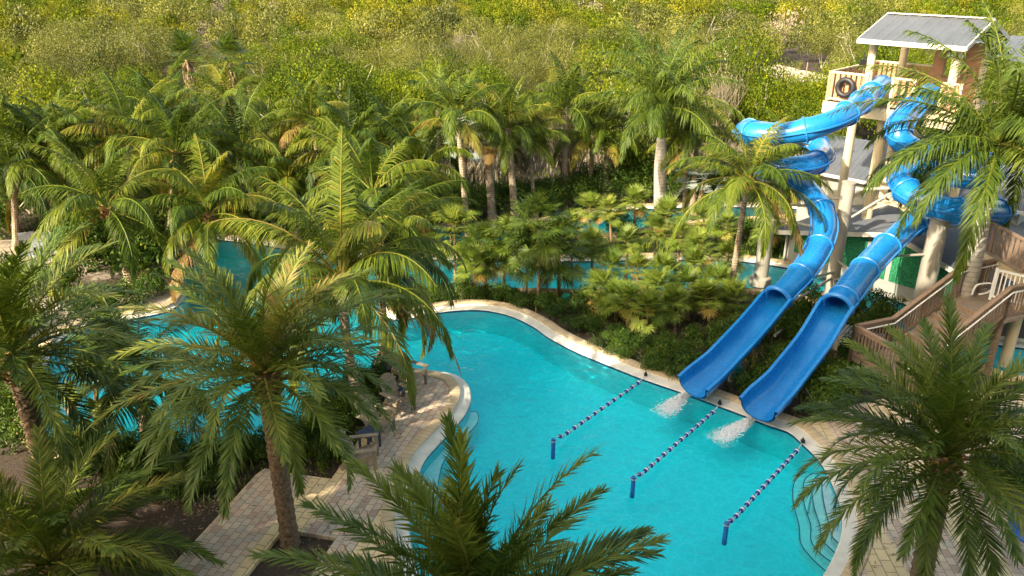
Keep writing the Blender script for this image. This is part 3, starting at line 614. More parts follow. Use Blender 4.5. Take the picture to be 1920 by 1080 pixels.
palm('royal', (1787, 655), (1874, 268), label='large royal palm with grey trunk in front of the slide tower', r=(.235, .19), rz=1.2, sc=1.12, crown=royal_crown(15, 40, 4.1, 96, 100).mesh('large_royal_crown', M['royal'], False, tint=True))
for b_, h_, lab in [((352,215),(350,112),'skirted fan palm with dead brown fronds, left one of the pair in the bushes'), ((432,235),(430,118),'skirted fan palm with dead brown fronds, right one of the pair in the bushes')]:
    palm('wash', b_, h_, label=lab, group='skirted fan palms in the bushes', r=(.16, .12), sc=1.5)
palm('silver', (870, 350), (872, 268), label='silvery blue fan palm in front of the back row of bushes, left of centre', r=(.16, .12), sc=1.0)
palm('silver', (1306, 400), (1322, 338), label='silvery blue fan palm behind the river, right of the big royal palm', r=(.14, .12), sc=1.0)
# fan palms on the island, four rows from back to front
ORD = ['leftmost', 'second from the left', 'third from the left', 'fourth from the left', 'fifth from the left', 'sixth from the left', 'seventh from the left', 'eighth from the left', 'ninth from the left', 'tenth from the left', 'eleventh from the left', 'twelfth from the left']
ROWS = [('island back row', [(845,480,395),(1105,455,393),(1143,462,398),(1190,442,382),(1250,470,408),(1320,470,415),(1362,480,425),(1440,490,430)]),
 ('island second row', [(852,525,440),(905,540,470),(1072,505,430),(1040,500,445),(1110,520,462),(1178,520,455),(1228,500,432),(1275,505,445),(1310,525,470)]),
 ('island third row', [(890,560,500),(945,545,465),(990,560,470),(1140,560,505),(1195,575,515),(1245,580,520),(1300,570,500),(1365,545,490),(1340,585,535)]),
 ('island front row by the pool', [(1125,590,545),(1175,625,565),(1215,640,585),(1262,625,570),(1290,600,545),(1325,610,560),(1372,600,568),(1155,600,560),(1230,610,545)])]
for nm, L_ in ROWS:
    for q, (u, vb, vh) in enumerate(sorted(L_)):
        dk = (u, vb) in ((990,560), (945,545), (852,525), (905,540)); rg = np.random.default_rng(u)
        palm('fandark' if dk else 'fan', (u + rg.uniform(-6, 6), vb), (u, vh), label='%s fan palm, %s in the %s' % ('dark drooping' if dk else 'bright green', ORD[q], nm),
             group='small fan palms on the river island', r=(.055, .045), sc=(1.0 if dk else rg.uniform(.80, 1.0)))
for u, v, vh, lab in [(1048,555,478,'small fan palm with two bare grey stems before the inner river'),(1010,572,430,'wide dark fan palm on tall stem before the inner river, left of the island thicket')]:
    palm('fandark', (u, v), (u, vh), label=lab, group='small fan palms on the river island', r=(.07, .06), sc=1.15)
for q, (u, vb, vh) in enumerate([(535,405,345),(560,400,330),(645,400,340),(800,440,375),(520,760,640),(210,760,650),(180,800,720)]):
    palm('fan', (u, vb), (u, vh), label='low fan palm under the left palm clump, %s' % ORD[q] if q < 6 else 'low fan palm under the taller palms beside the lower left river bank', group='low fan palms in the left clump', r=(.07, .06), sc=1.2)

# ------------------------------------------------------------------ leafy shrubs and trees
def leafball(seed, rx, rz, n, size, lobes=9, jit=.5, base=0.0, squash=.9, twigs=0, fill=.35):
    rg = np.random.default_rng(seed); B = MB()
    C = np.c_[rg.normal(0, .42, lobes) * rx, rg.normal(0, .42, lobes) * rx, rg.uniform(.35, .85, lobes) * rz]; rl = rg.uniform(.32, .6, lobes) * rx
    C[0] = (0, 0, rz * .5); rl[0] = rx * .72
    k = rg.integers(0, lobes, n); d = rg.normal(0, 1, (n, 3)); d[:, 2] = np.abs(d[:, 2]) * 1.0 - .35; d /= np.linalg.norm(d, axis=1)[:, None]
    rad = rl[k] * (1 - fill * rg.uniform(0, 1, n) ** 2) * rg.uniform(.93, 1.1, n)
    P = C[k] + d * rad[:, None] * np.array([1, 1, squash * rz / rx if rz < rx else 1]); P[:, 2] = np.clip(P[:, 2], base, None)
    nn = d + rg.normal(0, jit, (n, 3)); nn /= np.linalg.norm(nn, axis=1)[:, None]
    a = np.cross(nn, rg.normal(0, 1, (n, 3))); a /= np.linalg.norm(a, axis=1)[:, None]; b = np.cross(nn, a)
    sz = size * rg.uniform(.6, 1.3, n)[:, None]
    V = np.stack([P - a * sz, P - b * sz * .5 , P + a * sz, P + b * sz * .5], 1)
    kk = B.verts(V.reshape(-1, 3)); lt = rg.uniform(-.2, .2, lobes)
    B.quads(kk + np.arange(n)[:, None] * 4 + np.arange(4), 0, np.clip(.48 + lt[k] + rg.normal(0, .13, n), 0, 1))
    return B
def stems(seed, rx, rz, n=7, r=.03, up=.8, twig=0):
    rg = np.random.default_rng(seed); B = MB()
    for q in range(n):
        a = q * GA; ro = rx * rg.uniform(.15, .8); e = np.array([math.cos(a) * ro, math.sin(a) * ro, rz * up * rg.uniform(.8, 1.15)])
        mid = e * np.array([.35, .35, .5]) + rg.normal(0, .05 * rx, 3); B.tube([(0, 0, -.05), mid, e], [r, r * .7, r * .3], 5, cap=False, tint=rg.uniform(0, 1))
        for t in range(twig):
            s0 = mid + (e - mid) * rg.uniform(0, .9); B.tube([s0, s0 + rg.normal(0, .22 * rx, 3) + np.array([0, 0, .2 * rz])], [r * .4, r * .12], 3, cap=False, tint=rg.uniform(0, 1))
    return B
SH = [leafball(60 + s, .8, .85, 2600, .045, 10, .6, 0).mesh('shrub_leaves', M['shrub'], False, tint=True) for s in range(4)]
SHS = [stems(60 + s, .8, .85, 8, .02).mesh('shrub_stems', M['twig'], True) for s in range(2)]
def shrub(u, v, r, h, label, group, kind='shrub', mesh=None, name='shrub', cat='shrub'):
    p = W(u, v); rg = np.random.default_rng(int(u * 7 + v)); e = empty(name, p, 0, label, cat, group); q = int(u + v) % 4
    c = linkmesh('foliage', mesh or SH[q], e, (0, 0, 0), rg.uniform(0, 6.28)); c.scale = (r / .8, r / .8, h / .85)
    c = linkmesh('stems', SHS[q % 2], e, (0, 0, 0), 0); c.scale = (r / .8, r / .8, h / .85); return e
BED = [('shrub bed between the two slides', [(1395,700,.55,.8),(1420,735,.5,.6),(1400,665,.6,.9),(1440,690,.5,.8),(1460,655,.6,1.0),(1490,640,.65,1.1),(1455,620,.6,1.0),(1510,610,.65,1.1),(1425,650,.5,.9),(1385,735,.45,.6),(1478,605,.6,1.0),(1440,600,.55,.9)]),
 ('bushes right of the second slide', [(1505,775,.6,.9),(1530,745,.6,.9),(1555,720,.6,.8),(1500,740,.5,.8),(1560,690,.5,.8),(1590,672,.5,.7),(1605,640,.55,.8),(1630,620,.6,.9),(1660,608,.6,.9),(1600,605,.6,.9),(1570,610,.6,.9),(1610,690,.5,.6)]),
 ('second row of plants along the island kerb', [(1150,640,.45,.5),(1185,655,.5,.6),(1220,668,.45,.5),(1250,680,.5,.6),(1280,672,.5,.6),(1330,672,.5,.6),(1112,622,.5,.6),(1345,650,.5,.7),(1300,650,.45,.6),(1240,650,.45,.5)]),
 ('low plants along the island kerb', [(1125,650,.42,.4),(1150,665,.42,.4),(1178,672,.4,.4),(1212,690,.45,.5),(1238,700,.42,.5),(1265,715,.4,.5),(1290,700,.5,.6),(1312,690,.4,.5),(1085,620,.5,.5),(1050,595,.55,.6),(1022,580,.5,.6),(1090,585,.6,.8)]),
 ('bushes behind the pool inlet kerb', [(740,575,.45,.5),(765,570,.5,.5),(795,568,.5,.6),(830,565,.55,.6),(865,562,.55,.7),(900,560,.55,.6),(935,563,.5,.6),(965,572,.5,.5),(985,580,.45,.5)]),
 ('dark bed behind the wooden chairs', [(700,725,.5,.7),(725,715,.45,.6),(672,745,.5,.8),(645,770,.55,.8),(620,795,.55,.8),(640,815,.5,.7),(665,790,.5,.7),(690,765,.45,.6),(595,830,.5,.7),(570,850,.55,.8),(540,850,.55,.7),(605,860,.45,.5)]),
 ('bed at the lower left river', [(505,858,.5,.6),(470,862,.5,.6),(440,872,.55,.7),(405,880,.5,.6),(370,885,.5,.7),(330,885,.6,.8),(290,880,.6,.8),(345,925,.5,.5),(395,915,.5,.5),(255,900,.6,.8)]),
 ('planting between outer and inner river', [(905,475,.45,.5),(935,478,.45,.5),(1000,470,.5,.6),(1080,470,.5,.6),(1155,445,.6,1.0),(1175,450,.55,.9),(1230,430,.55,.8),(1400,450,.7,1.0),(1430,455,.7,1.0),(1465,462,.7,1.0),(1420,475,.6,.8)]),
 ('bed at the far lower left', [(200,900,.6,.8),(150,890,.6,.9),(230,870,.6,.8),(40,790,.8,1.1),(20,730,.9,1.2),(180,870,.6,.8),(45,700,.8,1.0),(30,850,.7,.9),(120,860,.6,.8),(20,640,.8,1.1)]),
 ('planting on the left terrace edge', [(250,575,.6,.9),(290,560,.6,.9),(200,590,.6,.9),(150,600,.7,1.0),(305,500,.6,.9),(345,455,.6,.8),(110,560,.8,1.2),(60,560,.8,1.2),(20,560,.9,1.3)]),
 ('bed at the right patio', [(1850,935,.6,.9),(1880,905,.7,1.0),(1900,960,.6,.9),(1925,920,.7,1.0),(1900,880,.6,.8)])]
ORDX = ORD
for nm, L_ in BED:
    for q, (u, v, r_, h_) in enumerate(sorted(L_)):
        shrub(u, v, r_, h_, 'leafy shrub, %s in the %s' % (ORDX[q], nm), 'leafy shrubs in the garden beds')
# round tree on the left terrace, hedges behind the outer river
HB = [leafball(80 + s, 1.5, 1.7, 5200, .062, 14, .6, 0).mesh('hedge_leaves', M['shrub'], False, tint=True) for s in range(3)]
TB = leafball(90, 1.6, 1.8, 6500, .068, 15, .6, .3).mesh('round_tree_leaves', M['shrub'], False, tint=True)
def tree(u, v, r, h, me, ref, label, cat='tree', group=None, name='round_tree', sm='twig'):
    e = empty(name, W(u, v), 0, label, cat, group); rg = np.random.default_rng(int(u * 3 + v))
    c = linkmesh('crown', me, e, (0, 0, 0), rg.uniform(0, 6)); c.scale = (r / ref[0], r / ref[0], h / ref[1])
    t = linkmesh('trunk', STM, e); t.scale = (r / ref[0], r / ref[0], h / ref[1]); return e
STM = stems(5, 1.4, 1.6, 7, .06).mesh('trunk_stems', M['twig'])
tree(270, 528, 1.9, 2.6, TB, (1.6, 1.8), 'round dark green leafy tree on the left terrace beside the leaning coconut trunk')
tree(160, 515, 1.9, 2.5, TB, (1.6, 1.8), 'round bright green leafy tree in front of the grey loungers')
hedge = [(790,420,1.3,1.7),(850,415,1.3,1.5),(895,412,1.3,1.5),(945,410,1.3,1.5),(985,408,1.3,1.5),(1030,403,1.3,1.6),(1075,396,1.3,1.6),(1120,390,1.4,1.8),(1165,384,1.4,1.8),(1205,381,1.4,1.8),(1265,380,1.3,1.7),(1310,381,1.2,1.5),(1355,383,1.2,1.5)]
for q, (u, v, r_, h_) in enumerate(hedge):
    tree(u, v - 6, r_, h_, HB[q % 3], (1.5, 1.7), 'dense green hedge bush behind the outer river, %s of the hedge' % (ORDX[q] if q < 12 else 'rightmost'), 'bush', 'hedge bushes behind the outer river', 'hedge_bush')
# dark thicket behind the left clump
thick = [(60,400,2.2,2.6),(20,440,2.0,2.2),(130,390,2.2,2.6),(210,375,2.2,2.5),(290,380,2.2,2.6),(360,370,2.2,2.4),(430,375,2.0,2.2),(520,380,1.8,1.8),(600,385,1.6,1.6),(665,380,1.7,1.8),(740,390,1.6,1.8),(480,420,1.5,1.6),(570,430,1.5,1.5),(650,430,1.5,1.5),(730,440,1.5,1.6),(400,430,1.5,1.6),(330,425,1.5,1.6),(770,460,1.1,1.1),(700,462,1.1,1.1)]
names_ = ['far left', 'left', 'middle', 'right']
for q, (u, v, r_, h_) in enumerate(thick):
    tree(u, v, r_, h_, HB[q % 3], (1.5, 1.7), 'dark green bush in the thicket behind the left palm clump', 'bush', 'bushes in the thicket behind the left palms', 'thicket_bush')
# wild bush field beyond the resort
KD = {}
def twigball(s0, rx, rz, nl, size, lobes, jit, tw):
    B = leafball(s0, rx, rz, nl, size, lobes, jit, .1, fill=.35); rgt = np.random.default_rng(s0 + 5)
    for q in range(tw):
        a = rgt.uniform(0, 6.28); ro = rx * rgt.uniform(.2, 1.0); e = np.array([math.cos(a) * ro, math.sin(a) * ro, rz * rgt.uniform(.6, 1.08)]); m0 = e * np.array([.4, .4, .55])
        B.tube([(0, 0, 0), m0, e], [.06, .035, .012], 3, 1, cap=False, tint=.5)
        for _ in range(3): f = rgt.uniform(.2, .9); s_ = m0 + (e - m0) * f; B.tube([s_, s_ + rgt.normal(0, .28, 3) + np.array([0, 0, .2])], [.016, .008], 3, 1, cap=False, tint=.5)
    return B
def mk(kind, mat, s0, n, rx, rz, nl, size, lobes=11, jit=.7, tw=10): KD[kind] = [twigball(s0 + s, rx, rz, nl, size, lobes, jit, tw).mesh(kind + '_crown', [M[mat], M['twig']], False, tint=True) for s in range(n)]
mk('buttonwood_tree', 'green', 100, 5, 2.1, 3.2, 9500, .055, 18, .45, 4)
mk('mangrove_tree', 'olive', 120, 5, 2.2, 3.0, 9500, .050, 18, .55, 7)
mk('yellow_bush', 'yellow', 140, 3, 2.0, 2.8, 8500, .055, 16, .45, 4)
KD['bare_bush'] = [stems(160 + s, 1.9, 2.8, 34, .028, .85, 14).mesh('bare_bush_twigs', M['grey'], False, tint=True) for s in range(2)]
LB = {'buttonwood_tree': ('rich green bushy tree in the wild field behind the resort', 'tree', 'rich green trees of the wild field'),
 'mangrove_tree': ('olive green bushy tree in the wild field behind the resort', 'tree', 'olive green trees of the wild field'),
 'yellow_bush': ('yellow green bush in the wild field behind the resort', 'bush', 'yellow green bushes of the wild field'),
 'bare_bush': ('bare grey twiggy bush in the wild field behind the resort', 'bush', 'bare bushes of the wild field')}
def n2(x, y, s, o=0):
    import mathutils
    return mathutils.noise.noise(Vector((x / s + o, y / s + o * 1.7, o)))
rg = np.random.default_rng(99); cand = []
WSH = [W(352, 215), W(432, 235)]
road = [W(1430, 135), W(1480, 145), W(1540, 158), W(1600, 172), W(1510, 150)]
y = 39.5
while y < 235:
    sp = 3.75 + (y - 40) * .006; x = -(.66 * y + 8)
    while x < .66 * y + 8:
        px, py = x + rg.uniform(-1, 1), y + rg.uniform(-1, 1); x += sp
        pv = Vector((px, py, 0)); ok = True
        a, b = px / (py * CP + CAMH * SP), 0
        if min((pv - r_).length for r_ in road) < 4.2: ok = False
        if min((pv - w_).length for w_ in WSH) < 3.2 or (py < 52 and any(abs(px - w_.x) < 1.8 and py < w_.y for w_ in WSH) and py > 44): ok = False
        if px > 9 and px < 26 and py < 44: ok = False         # tower and pump house
        if px > 9.5 and px < 17 and 44 <= py < 50: ok = False
        if -1 < px < 9 and py < 46 and py > 41.0 and rg.uniform() < .75: ok = False
        if px < -1 and py < 42.5: ok = False
        if ok: cand.append((px, py))
    y += sp * .9
def kind_at(px, py):
    n1, n3, n5 = n2(px, py * .6, 14), n2(px, py * .6, 9, 7), rg.uniform()
    near = py < 62
    if n3 > .42 and n5 < .55: return 'bare_bush'
    if n5 < .02: return 'bare_bush'
    if near: return 'buttonwood_tree' if (n1 > -.28) else 'mangrove_tree'
    if py > 105 and n1 > -.12: return 'yellow_bush' if n5 < .6 else 'buttonwood_tree'
    return 'mangrove_tree' if n1 < .22 else ('buttonwood_tree' if n5 < .6 else 'yellow_bush')
cand.sort(key=lambda p: p[1]); cntk = {}; far_pts = []
for px, py in cand:
    kd = kind_at(px, py); inview = abs(px) < .64 * (py * CP + 3) + 1.5
    s_ = rg.uniform(.6, 1.15) * (1 + .75 * n2(px, py, 11, 31))
    if .29 < px / py < .41 and 48 < py < 88: s_ = min(s_, max(.25, (12 * (1 - py / 79) + .5) / 4.4))
    lim = {'buttonwood_tree': 290, 'mangrove_tree': 290, 'yellow_bush': 150, 'bare_bush': 100}[kd]
    if inview and cntk.get(kd, 0) < lim and py < 90:
        cntk[kd] = cntk.get(kd, 0) + 1; l, c, g = LB[kd]
        o = linkmesh(kd, KD[kd][rg.integers(len(KD[kd]))], None, (px, py, -.1), rg.uniform(0, 6.28), (s_, s_, s_ * rg.uniform(1.0, 1.6))); setp(o, l, c, g)
    elif abs(px) < .70 * py + 8: far_pts.append((px, py, kd, s_))
arr = {}
def scatter_far(kd, mat, nq, size):
    rgf = np.random.default_rng(7); pts = [(x, y, s) for x, y, k, s in far_pts if k == kd]
    if not pts: return
    B = MB(); protos = []
    for s in range(5):
        lb = leafball(300 + s, 2.0, 3.1, nq, size, 14, .4, .1, fill=.3); protos.append((np.concatenate(lb.v), np.concatenate(lb.q), np.concatenate(lb.qt)))
    for x, y, s in pts:
        v, q, t = protos[rgf.integers(5)]; a = rgf.uniform(0, 6.28); c, sn = math.cos(a), math.sin(a)
        vv = v * s * np.array([1, 1, rgf.uniform(1.0, 1.5)]); vv = np.stack([vv[:, 0] * c - vv[:, 1] * sn + x, vv[:, 0] * sn + vv[:, 1] * c + y, vv[:, 2] - .1], 1)
        k = B.verts(vv); B.quads(q + k, 0, np.clip(t + rgf.normal(0, .10), 0, 1))
    o = B.obj('distant_' + {'buttonwood_tree': 'green_scrub', 'mangrove_tree': 'olive_scrub', 'yellow_bush': 'yellow_scrub', 'bare_bush': 'bare_scrub'}[kd], M[mat], None, False, tint=True)
    setp(o, {'buttonwood_tree': 'distant rich green scrub towards the top of the picture', 'mangrove_tree': 'distant olive green scrub towards the top of the picture', 'yellow_bush': 'distant yellow green scrub towards the top of the picture', 'bare_bush': 'distant grey bare scrub towards the top of the picture'}[kd], 'scrub', kind='stuff')
scatter_far('buttonwood_tree', 'green', 1500, .115); scatter_far('mangrove_tree', 'olive', 1500, .105); scatter_far('yellow_bush', 'yellow', 1500, .115); scatter_far('bare_bush', 'grey', 420, .13)
# dry grass tufts in the clearings
def tufts(name, areas, n, mat, label, hgt=.9, seed=1, w=.03):
    rg = np.random.default_rng(seed); B = MB(); c = []
    for (u, v, ru, rv, k) in areas:
        for _ in range(int(n * k)):
            p = W(u + rg.normal(0, ru), v + rg.normal(0, rv)); c.append((p.x, p.y))
    c = np.array(c); bad = np.zeros(len(c), bool)
    for O in (offset(O1, wid + .3), offset(O2, .45), np.array(A), np.array(B_), np.array(Cc)):
        x, y = c[:, 0], c[:, 1]; ins = np.zeros(len(c), bool)
        for (xa, ya), (xb, yb) in zip(O, np.roll(O, -1, 0)):
            if ya != yb: ins ^= ((ya > y) != (yb > y)) & (x < (xb - xa) * (y - ya) / (yb - ya) + xa)
        bad |= ins
    c = c[~bad]; m = len(c); P = np.c_[c, np.zeros(m)]; a = rg.uniform(0, 6.28, m); h = hgt * rg.uniform(.5, 1.2, m); d = np.c_[np.cos(a), np.sin(a), np.zeros(m)]
    wv = np.c_[-np.sin(a), np.cos(a), np.zeros(m)] * w; ln = rg.uniform(.1, .7, m)[:, None]
    p1 = P + d * ln * h[:, None] * .35 + np.c_[np.zeros((m, 2)), h * .6]; p2 = P + d * ln * h[:, None] + np.c_[np.zeros((m, 2)), h]
    V = np.stack([P - wv, P + wv, p1 + wv * .8, p1 - wv * .8, p2 + wv * .1, p2 - wv * .1], 1); k = B.verts(V.reshape(-1, 3)); i = k + np.arange(m)[:, None] * 6; t = rg.uniform(0, 1, m)
    B.quads(np.concatenate([i + np.array([0, 1, 2, 3]), i + np.array([3, 2, 4, 5])], 0), 0, np.concatenate([t, t])); o = B.obj(name, M[mat], None, False, tint=True); setp(o, label, 'grass', kind='stuff')
tufts('dry_grass', [(1180,300,60,8,1),(1190,270,50,8,1),(1500,215,60,14,1.3),(1330,310,60,14,.6),(620,330,120,16,.8),(780,330,60,14,.6)], 9000, 'grey', 'dry pale grass in the clearing behind the palms', .8, 1, .035)
tufts('ground_cover', [(1200,570,90,25,.3),(900,562,120,6,.4),(1000,470,140,6,.8),(1250,470,120,30,1),(1430,470,60,15,.6),(900,345,300,20,1.6),(200,440,160,25,1),(560,430,150,22,1),(600,850,90,20,.3),(330,900,60,18,.4),(1500,660,80,50,.6)], 2600, 'shrub', 'low green ground cover plants between the shrubs and palms', .3, 2, .02)
# ------------------------------------------------------------------ hotel behind the camera (casts the big shade)
hb = empty('hotel_building', (0, -3.2, 0), 0, 'tall cream hotel block behind the viewpoint, shading the pool', 'building')
T_ = math.tan(SUN_EL) / math.cos(SUN_AZ)       # height per metre of +Y shadow reach
HH = (26.1 + 3.2) * T_
XL = -21.9                                     # left end of the main block
B = MB(); B.box((XL + 63.3, -8, HH / 2), (126.6, 16, HH)); B.obj('wall', M['stucco'], hb, smooth=False)
B = MB(); B.box((XL + 63.3, -8, HH + .12), (127.4, 16.8, .24)); B.obj('roof', M['trimw'], hb, smooth=False)
# unseen screen added at its left end, its openings shaped for streaks of sun
xc = [-28.2, -27.3, -26.6, -26.1, -25.5, -24.9, -24.3, -23.75, -23.2, -22.15, XL]; zc = [0, 14.2, 15.6, 16.3, 17.3, 19.4, 20.6, 21.8, 23.4, 24.6, HH]
opens = {(i, j) for i in (1, 3) for j in (1, 2, 3)} | {(i, j) for i in (1, 3, 4, 5, 6) for j in (5, 6)} | {(i, j) for i in range(0, 10) for j in (7, 8)} | {(7, 3), (7, 2), (9, 2), (1, 0), (6, 3)}
B = MB()
for i in range(len(xc) - 1):
    for j in range(len(zc) - 1):
        if (i, j) not in opens: B.box(((xc[i] + xc[i + 1]) / 2, -.2, (zc[j] + zc[j + 1]) / 2), (xc[i + 1] - xc[i], .3, zc[j + 1] - zc[j]))
B.obj('sun_streak_screen', M['stucco'], hb, smooth=False)

# ------------------------------------------------------------------ water slides
def slide_frames(P):
    T = np.gradient(P, axis=0); T /= np.linalg.norm(T, axis=1)[:, None]
    S = np.cross(T, [0, 0, 1.]); S /= np.linalg.norm(S, axis=1)[:, None]; U = np.cross(S, T); return T, S, U
def make_slide(pts3, iopen, label, rad=.52, joints=1.9):
    P = resample(catmull(pts3, 10), .14); n = len(P); T, S, U = slide_frames(P)
    iop = int(np.argmin(np.linalg.norm(P - np.array(iopen), axis=1)))
    e = empty('water_slide', tuple(P[0]), 0, label, 'water slide', 'blue water slides')
    off = np.array(P[0]); P = P - off
    ang = np.linspace(0, 2 * np.pi, 28, endpoint=False)
    idx = np.arange(0, iop + 1); jt = max(2, int(joints / .14)); seg = list(range(0, iop + 1, jt)) + ([iop] if iop % jt else [])
    # closed tube in flanged segments (one mesh), each end slightly belled
    rr = np.full(len(idx), rad); 
    for j in seg:
        for q, a in ((-1, .02), (0, .035), (1, .012)):
            if 0 <= j + q < len(rr): rr[j + q] += a
    V = P[idx][:, None] + rr[:, None, None] * (np.cos(ang)[None, :, None] * S[idx][:, None] + np.sin(ang)[None, :, None] * U[idx][:, None])
    B = MB(); B.grid(V, closed_v=True)
    V2 = P[idx][:, None] + (rr - .03)[:, None, None] * (np.cos(ang)[None, :, None] * S[idx][:, None] + np.sin(ang)[None, :, None] * U[idx][:, None]); B.grid(V2[:, ::-1], closed_v=True)
    B.obj('tube', M['blue'], e, sharp=60)
    for j in seg[1:]:
        B = MB(); k = j; B.ring(P[k], rad + .05, .035, 0, T[k], 30, 6); B.obj('flange', M['blue_edge'], e)
    for sd in (1, -1):                          # horizontal seam lip
        B = MB(); nrm = P[idx] + S[idx] * sd * (rad + .03); B.grid(np.stack([nrm + U[idx] * .025, nrm + S[idx] * sd * .05 + U[idx] * .025, nrm + S[idx] * sd * .05 - U[idx] * .025, nrm - U[idx] * .025]), closed_u=True); B.obj('seam_lip', M['blue_edge'], e, smooth=False)
    # open chute: U profile with thickness, flares at the splash end
    ix = np.arange(iop, n); m = len(ix); f = np.linspace(0, 1, m)
    wdt = rad * (1.04 + .14 * np.clip((f - .70) / .2, 0, 1)); hgt = rad * (1.0 + 0 * f) * (1 + .12 * np.sin(np.clip((f - .72) / .2, 0, 1) * np.pi) - .18 * np.clip((f - .93) / .07, 0, 1))
    B = MB(); th = np.linspace(-np.pi, 0, 17); rows = []
    Vin, Vout = [], []
    for q, k in enumerate(ix):
        c = np.stack([np.cos(th) * wdt[q], np.sin(th) * rad * .82], 1)
        topz = hgt[q] * .5
        c = np.vstack([[-wdt[q] * 1.04, topz], c, [wdt[q] * 1.04, topz]])
        o_ = np.vstack([[-wdt[q] * 1.04 - .09, topz - .0], [-wdt[q] * 1.04 - .10, topz - .07], [-wdt[q] - .05, topz - .09], np.stack([np.cos(th) * (wdt[q] + .045), np.sin(th) * (rad * .82 + .045)], 1)[1:-1], [wdt[q] + .05, topz - .09], [wdt[q] * 1.04 + .10, topz - .07], [wdt[q] * 1.04 + .09, topz - .0]])
        pr = np.vstack([c, o_[::-1]])
        Vin.append(P[k] + pr[:, :1] * S[k] + pr[:, 1:] * U[k])
    B.grid(np.stack(Vin), closed_v=True); B.obj('open_chute', M['blue'], e, sharp=50)
    B = MB(); k = iop; arch = [P[k] + S[k] * math.cos(a) * (rad + .05) + U[k] * math.sin(a) * (rad + .05) - T[k] * 0 for a in np.linspace(-.25, math.pi + .25, 24)]
    B.tube(arch, .075, 8); B.obj('hood_lip', M['blue_edge'], e)
    for q in range(iop + 14, n - 6, 15):
        B = MB(); B.tube([P[q] + S[q] * math.cos(a) * (rad + .07) + U[q] * math.sin(a) * (rad * .82 + .07) for a in np.linspace(-math.pi, 0, 12)], .035, 5); B.obj('chute_rib', M['blue_edge'], e)
    return e, P + off, iop, S, U, T
S1 = [(1652,160,7.1),(1605,200,6.95),(1568,224,6.75),(1520,241,6.5)]
s1 = [W(*p) for p in S1]
def yy(u, v, Y): return at_y(u, v, Y)
s1 += [yy(1462,252,26.9), yy(1413,250,27.4), yy(1397,246,28.6), yy(1425,246,29.9), yy(1480,255,30.3), yy(1528,272,29.6), yy(1543,290,28.6), yy(1526,306,27.6), yy(1485,314,27.2), yy(1447,318,27.5), yy(1432,319,28.4), yy(1450,322,29.2), yy(1484,334,29.1), yy(1516,358,28.2)]
s1 += [W(1538,388,3.7), W(1546,422,3.3), W(1537,458,2.9), W(1517,494,2.6), W(1492,525,2.3), W(1462,556,1.95), W(1415,612,1.4), W(1370,661,1.05), W(1338,694,.80), W(1314,714,.68), W(1299,726,.60)]
e1, P1_, io1, _, _, _ = make_slide(s1, W(1458,561,1.9), 'left blue water slide, its coil around the grey column', .375)
s2 = [W(1742,178,7.0), W(1712,202,6.75), W(1688,232,6.4), yy(1688,262,27.3), yy(1722,284,27.3), yy(1775,296,27.6), yy(1828,305,27.2), yy(1862,318,26.3), yy(1850,332,25.3), yy(1800,330,25.6), yy(1745,322,26.4), yy(1703,322,26.6), yy(1690,338,26.2), yy(1704,362,25.5), yy(1745,384,24.9), yy(1800,396,24.7), yy(1850,398,25.0), yy(1880,396,25.9), yy(1862,392,26.9), yy(1812,394,27.2), yy(1757,404,26.8)]
s2 += [W(1712,420,3.35), W(1675,450,3.05), W(1630,496,2.7), W(1592,546,2.35), W(1565,582,2.05), W(1530,640,1.4), W(1492,690,1.05), W(1458,732,.80), W(1436,753,.68), W(1421,768,.60)]
e2, P2_, io2, _, _, _ = make_slide(s2, W(1568,576,2.1), 'right blue water slide, its coil behind the large royal palm', .395)
# support columns
def column(bpx, topv, r, label, arms=(), top=None):
    b = W(*bpx); a = (bpx[0] - 960) / FPX; bb = (topv - 540) / FPX; t = b.y / (CP - bb * SP); H = CAMH - t * (SP + bb * CP)
    e = empty('support_column', b, 0, label, 'support column', 'round slide support columns')
    B = MB(); B.tube([(0, 0, -.1), (0, 0, .1), (0, 0, H - .02)], [r, r, r], 24); B.tube([(0, 0, H - .02), (0, 0, H + .02)], [r + .02, r + .02], 24); B.obj('shaft', M['greypaint'], e)
    B = MB(); B.tube([(0, 0, -.1), (0, 0, .22), (0, 0, .3)], [r + .16, r + .14, r + .02], 24); B.obj('base_plinth', M['greypaint'], e)
    for z, tgt, rr in arms:
        B = MB(); B.tube([(0, 0, z), tuple(Vector(tgt) - b)], rr, 8); B.obj('brace_arm', M['galv'] if rr < .045 else M['greypaint'], e)
    return e, b, H
def near(P, px, z=None):
    best = None; 
    for p in P:
        x = Vector(p); d = x - Vector((0, 0, CAMH)); zc = d.y * CP - d.z * SP; u = 960 + FPX * x.x / zc; v = 540 + FPX * (-(d.z * CP + d.y * SP)) / zc
        s_ = (u - px[0]) ** 2 + (v - px[1]) ** 2
        if best is None or s_ < best[0]: best = (s_, x)
    return best[1]
lo = Vector((0, 0, -.55))
column((1425, 530), 236, .27, 'grey column carrying the left coiled flume, wide concrete foot in the river', [(5.7, near(P1_, (1520, 241)) + lo, .05), (5.6, near(P1_, (1413, 250)) + lo, .05), (4.3, near(P1_, (1526, 306)) + lo, .05), (3.2, near(P1_, (1516, 358)) + lo, .05), (2.6, near(P1_, (1538, 400)) + lo, .05)])
column((1555, 562), 342, .23, 'pale grey column between the two slides with steel brace arms', [(3.9, near(P1_, (1500, 345)) + lo, .06), (3.0, near(P1_, (1516, 358)) + lo, .05), (1.1, near(P1_, (1517, 494)) + lo, .045), (.9, near(P1_, (1470, 548)) + lo, .045), (.3, near(P1_, (1462, 556)) + Vector((0, 0, -1.4)), .045), (4.2, yy(1680, 352, 26.6), .06), (3.0, yy(1676, 358, 26.8), .045), (1.6, near(P2_, (1628, 498)) + lo, .045), (.8, near(P2_, (1640, 490)) + lo, .045)])
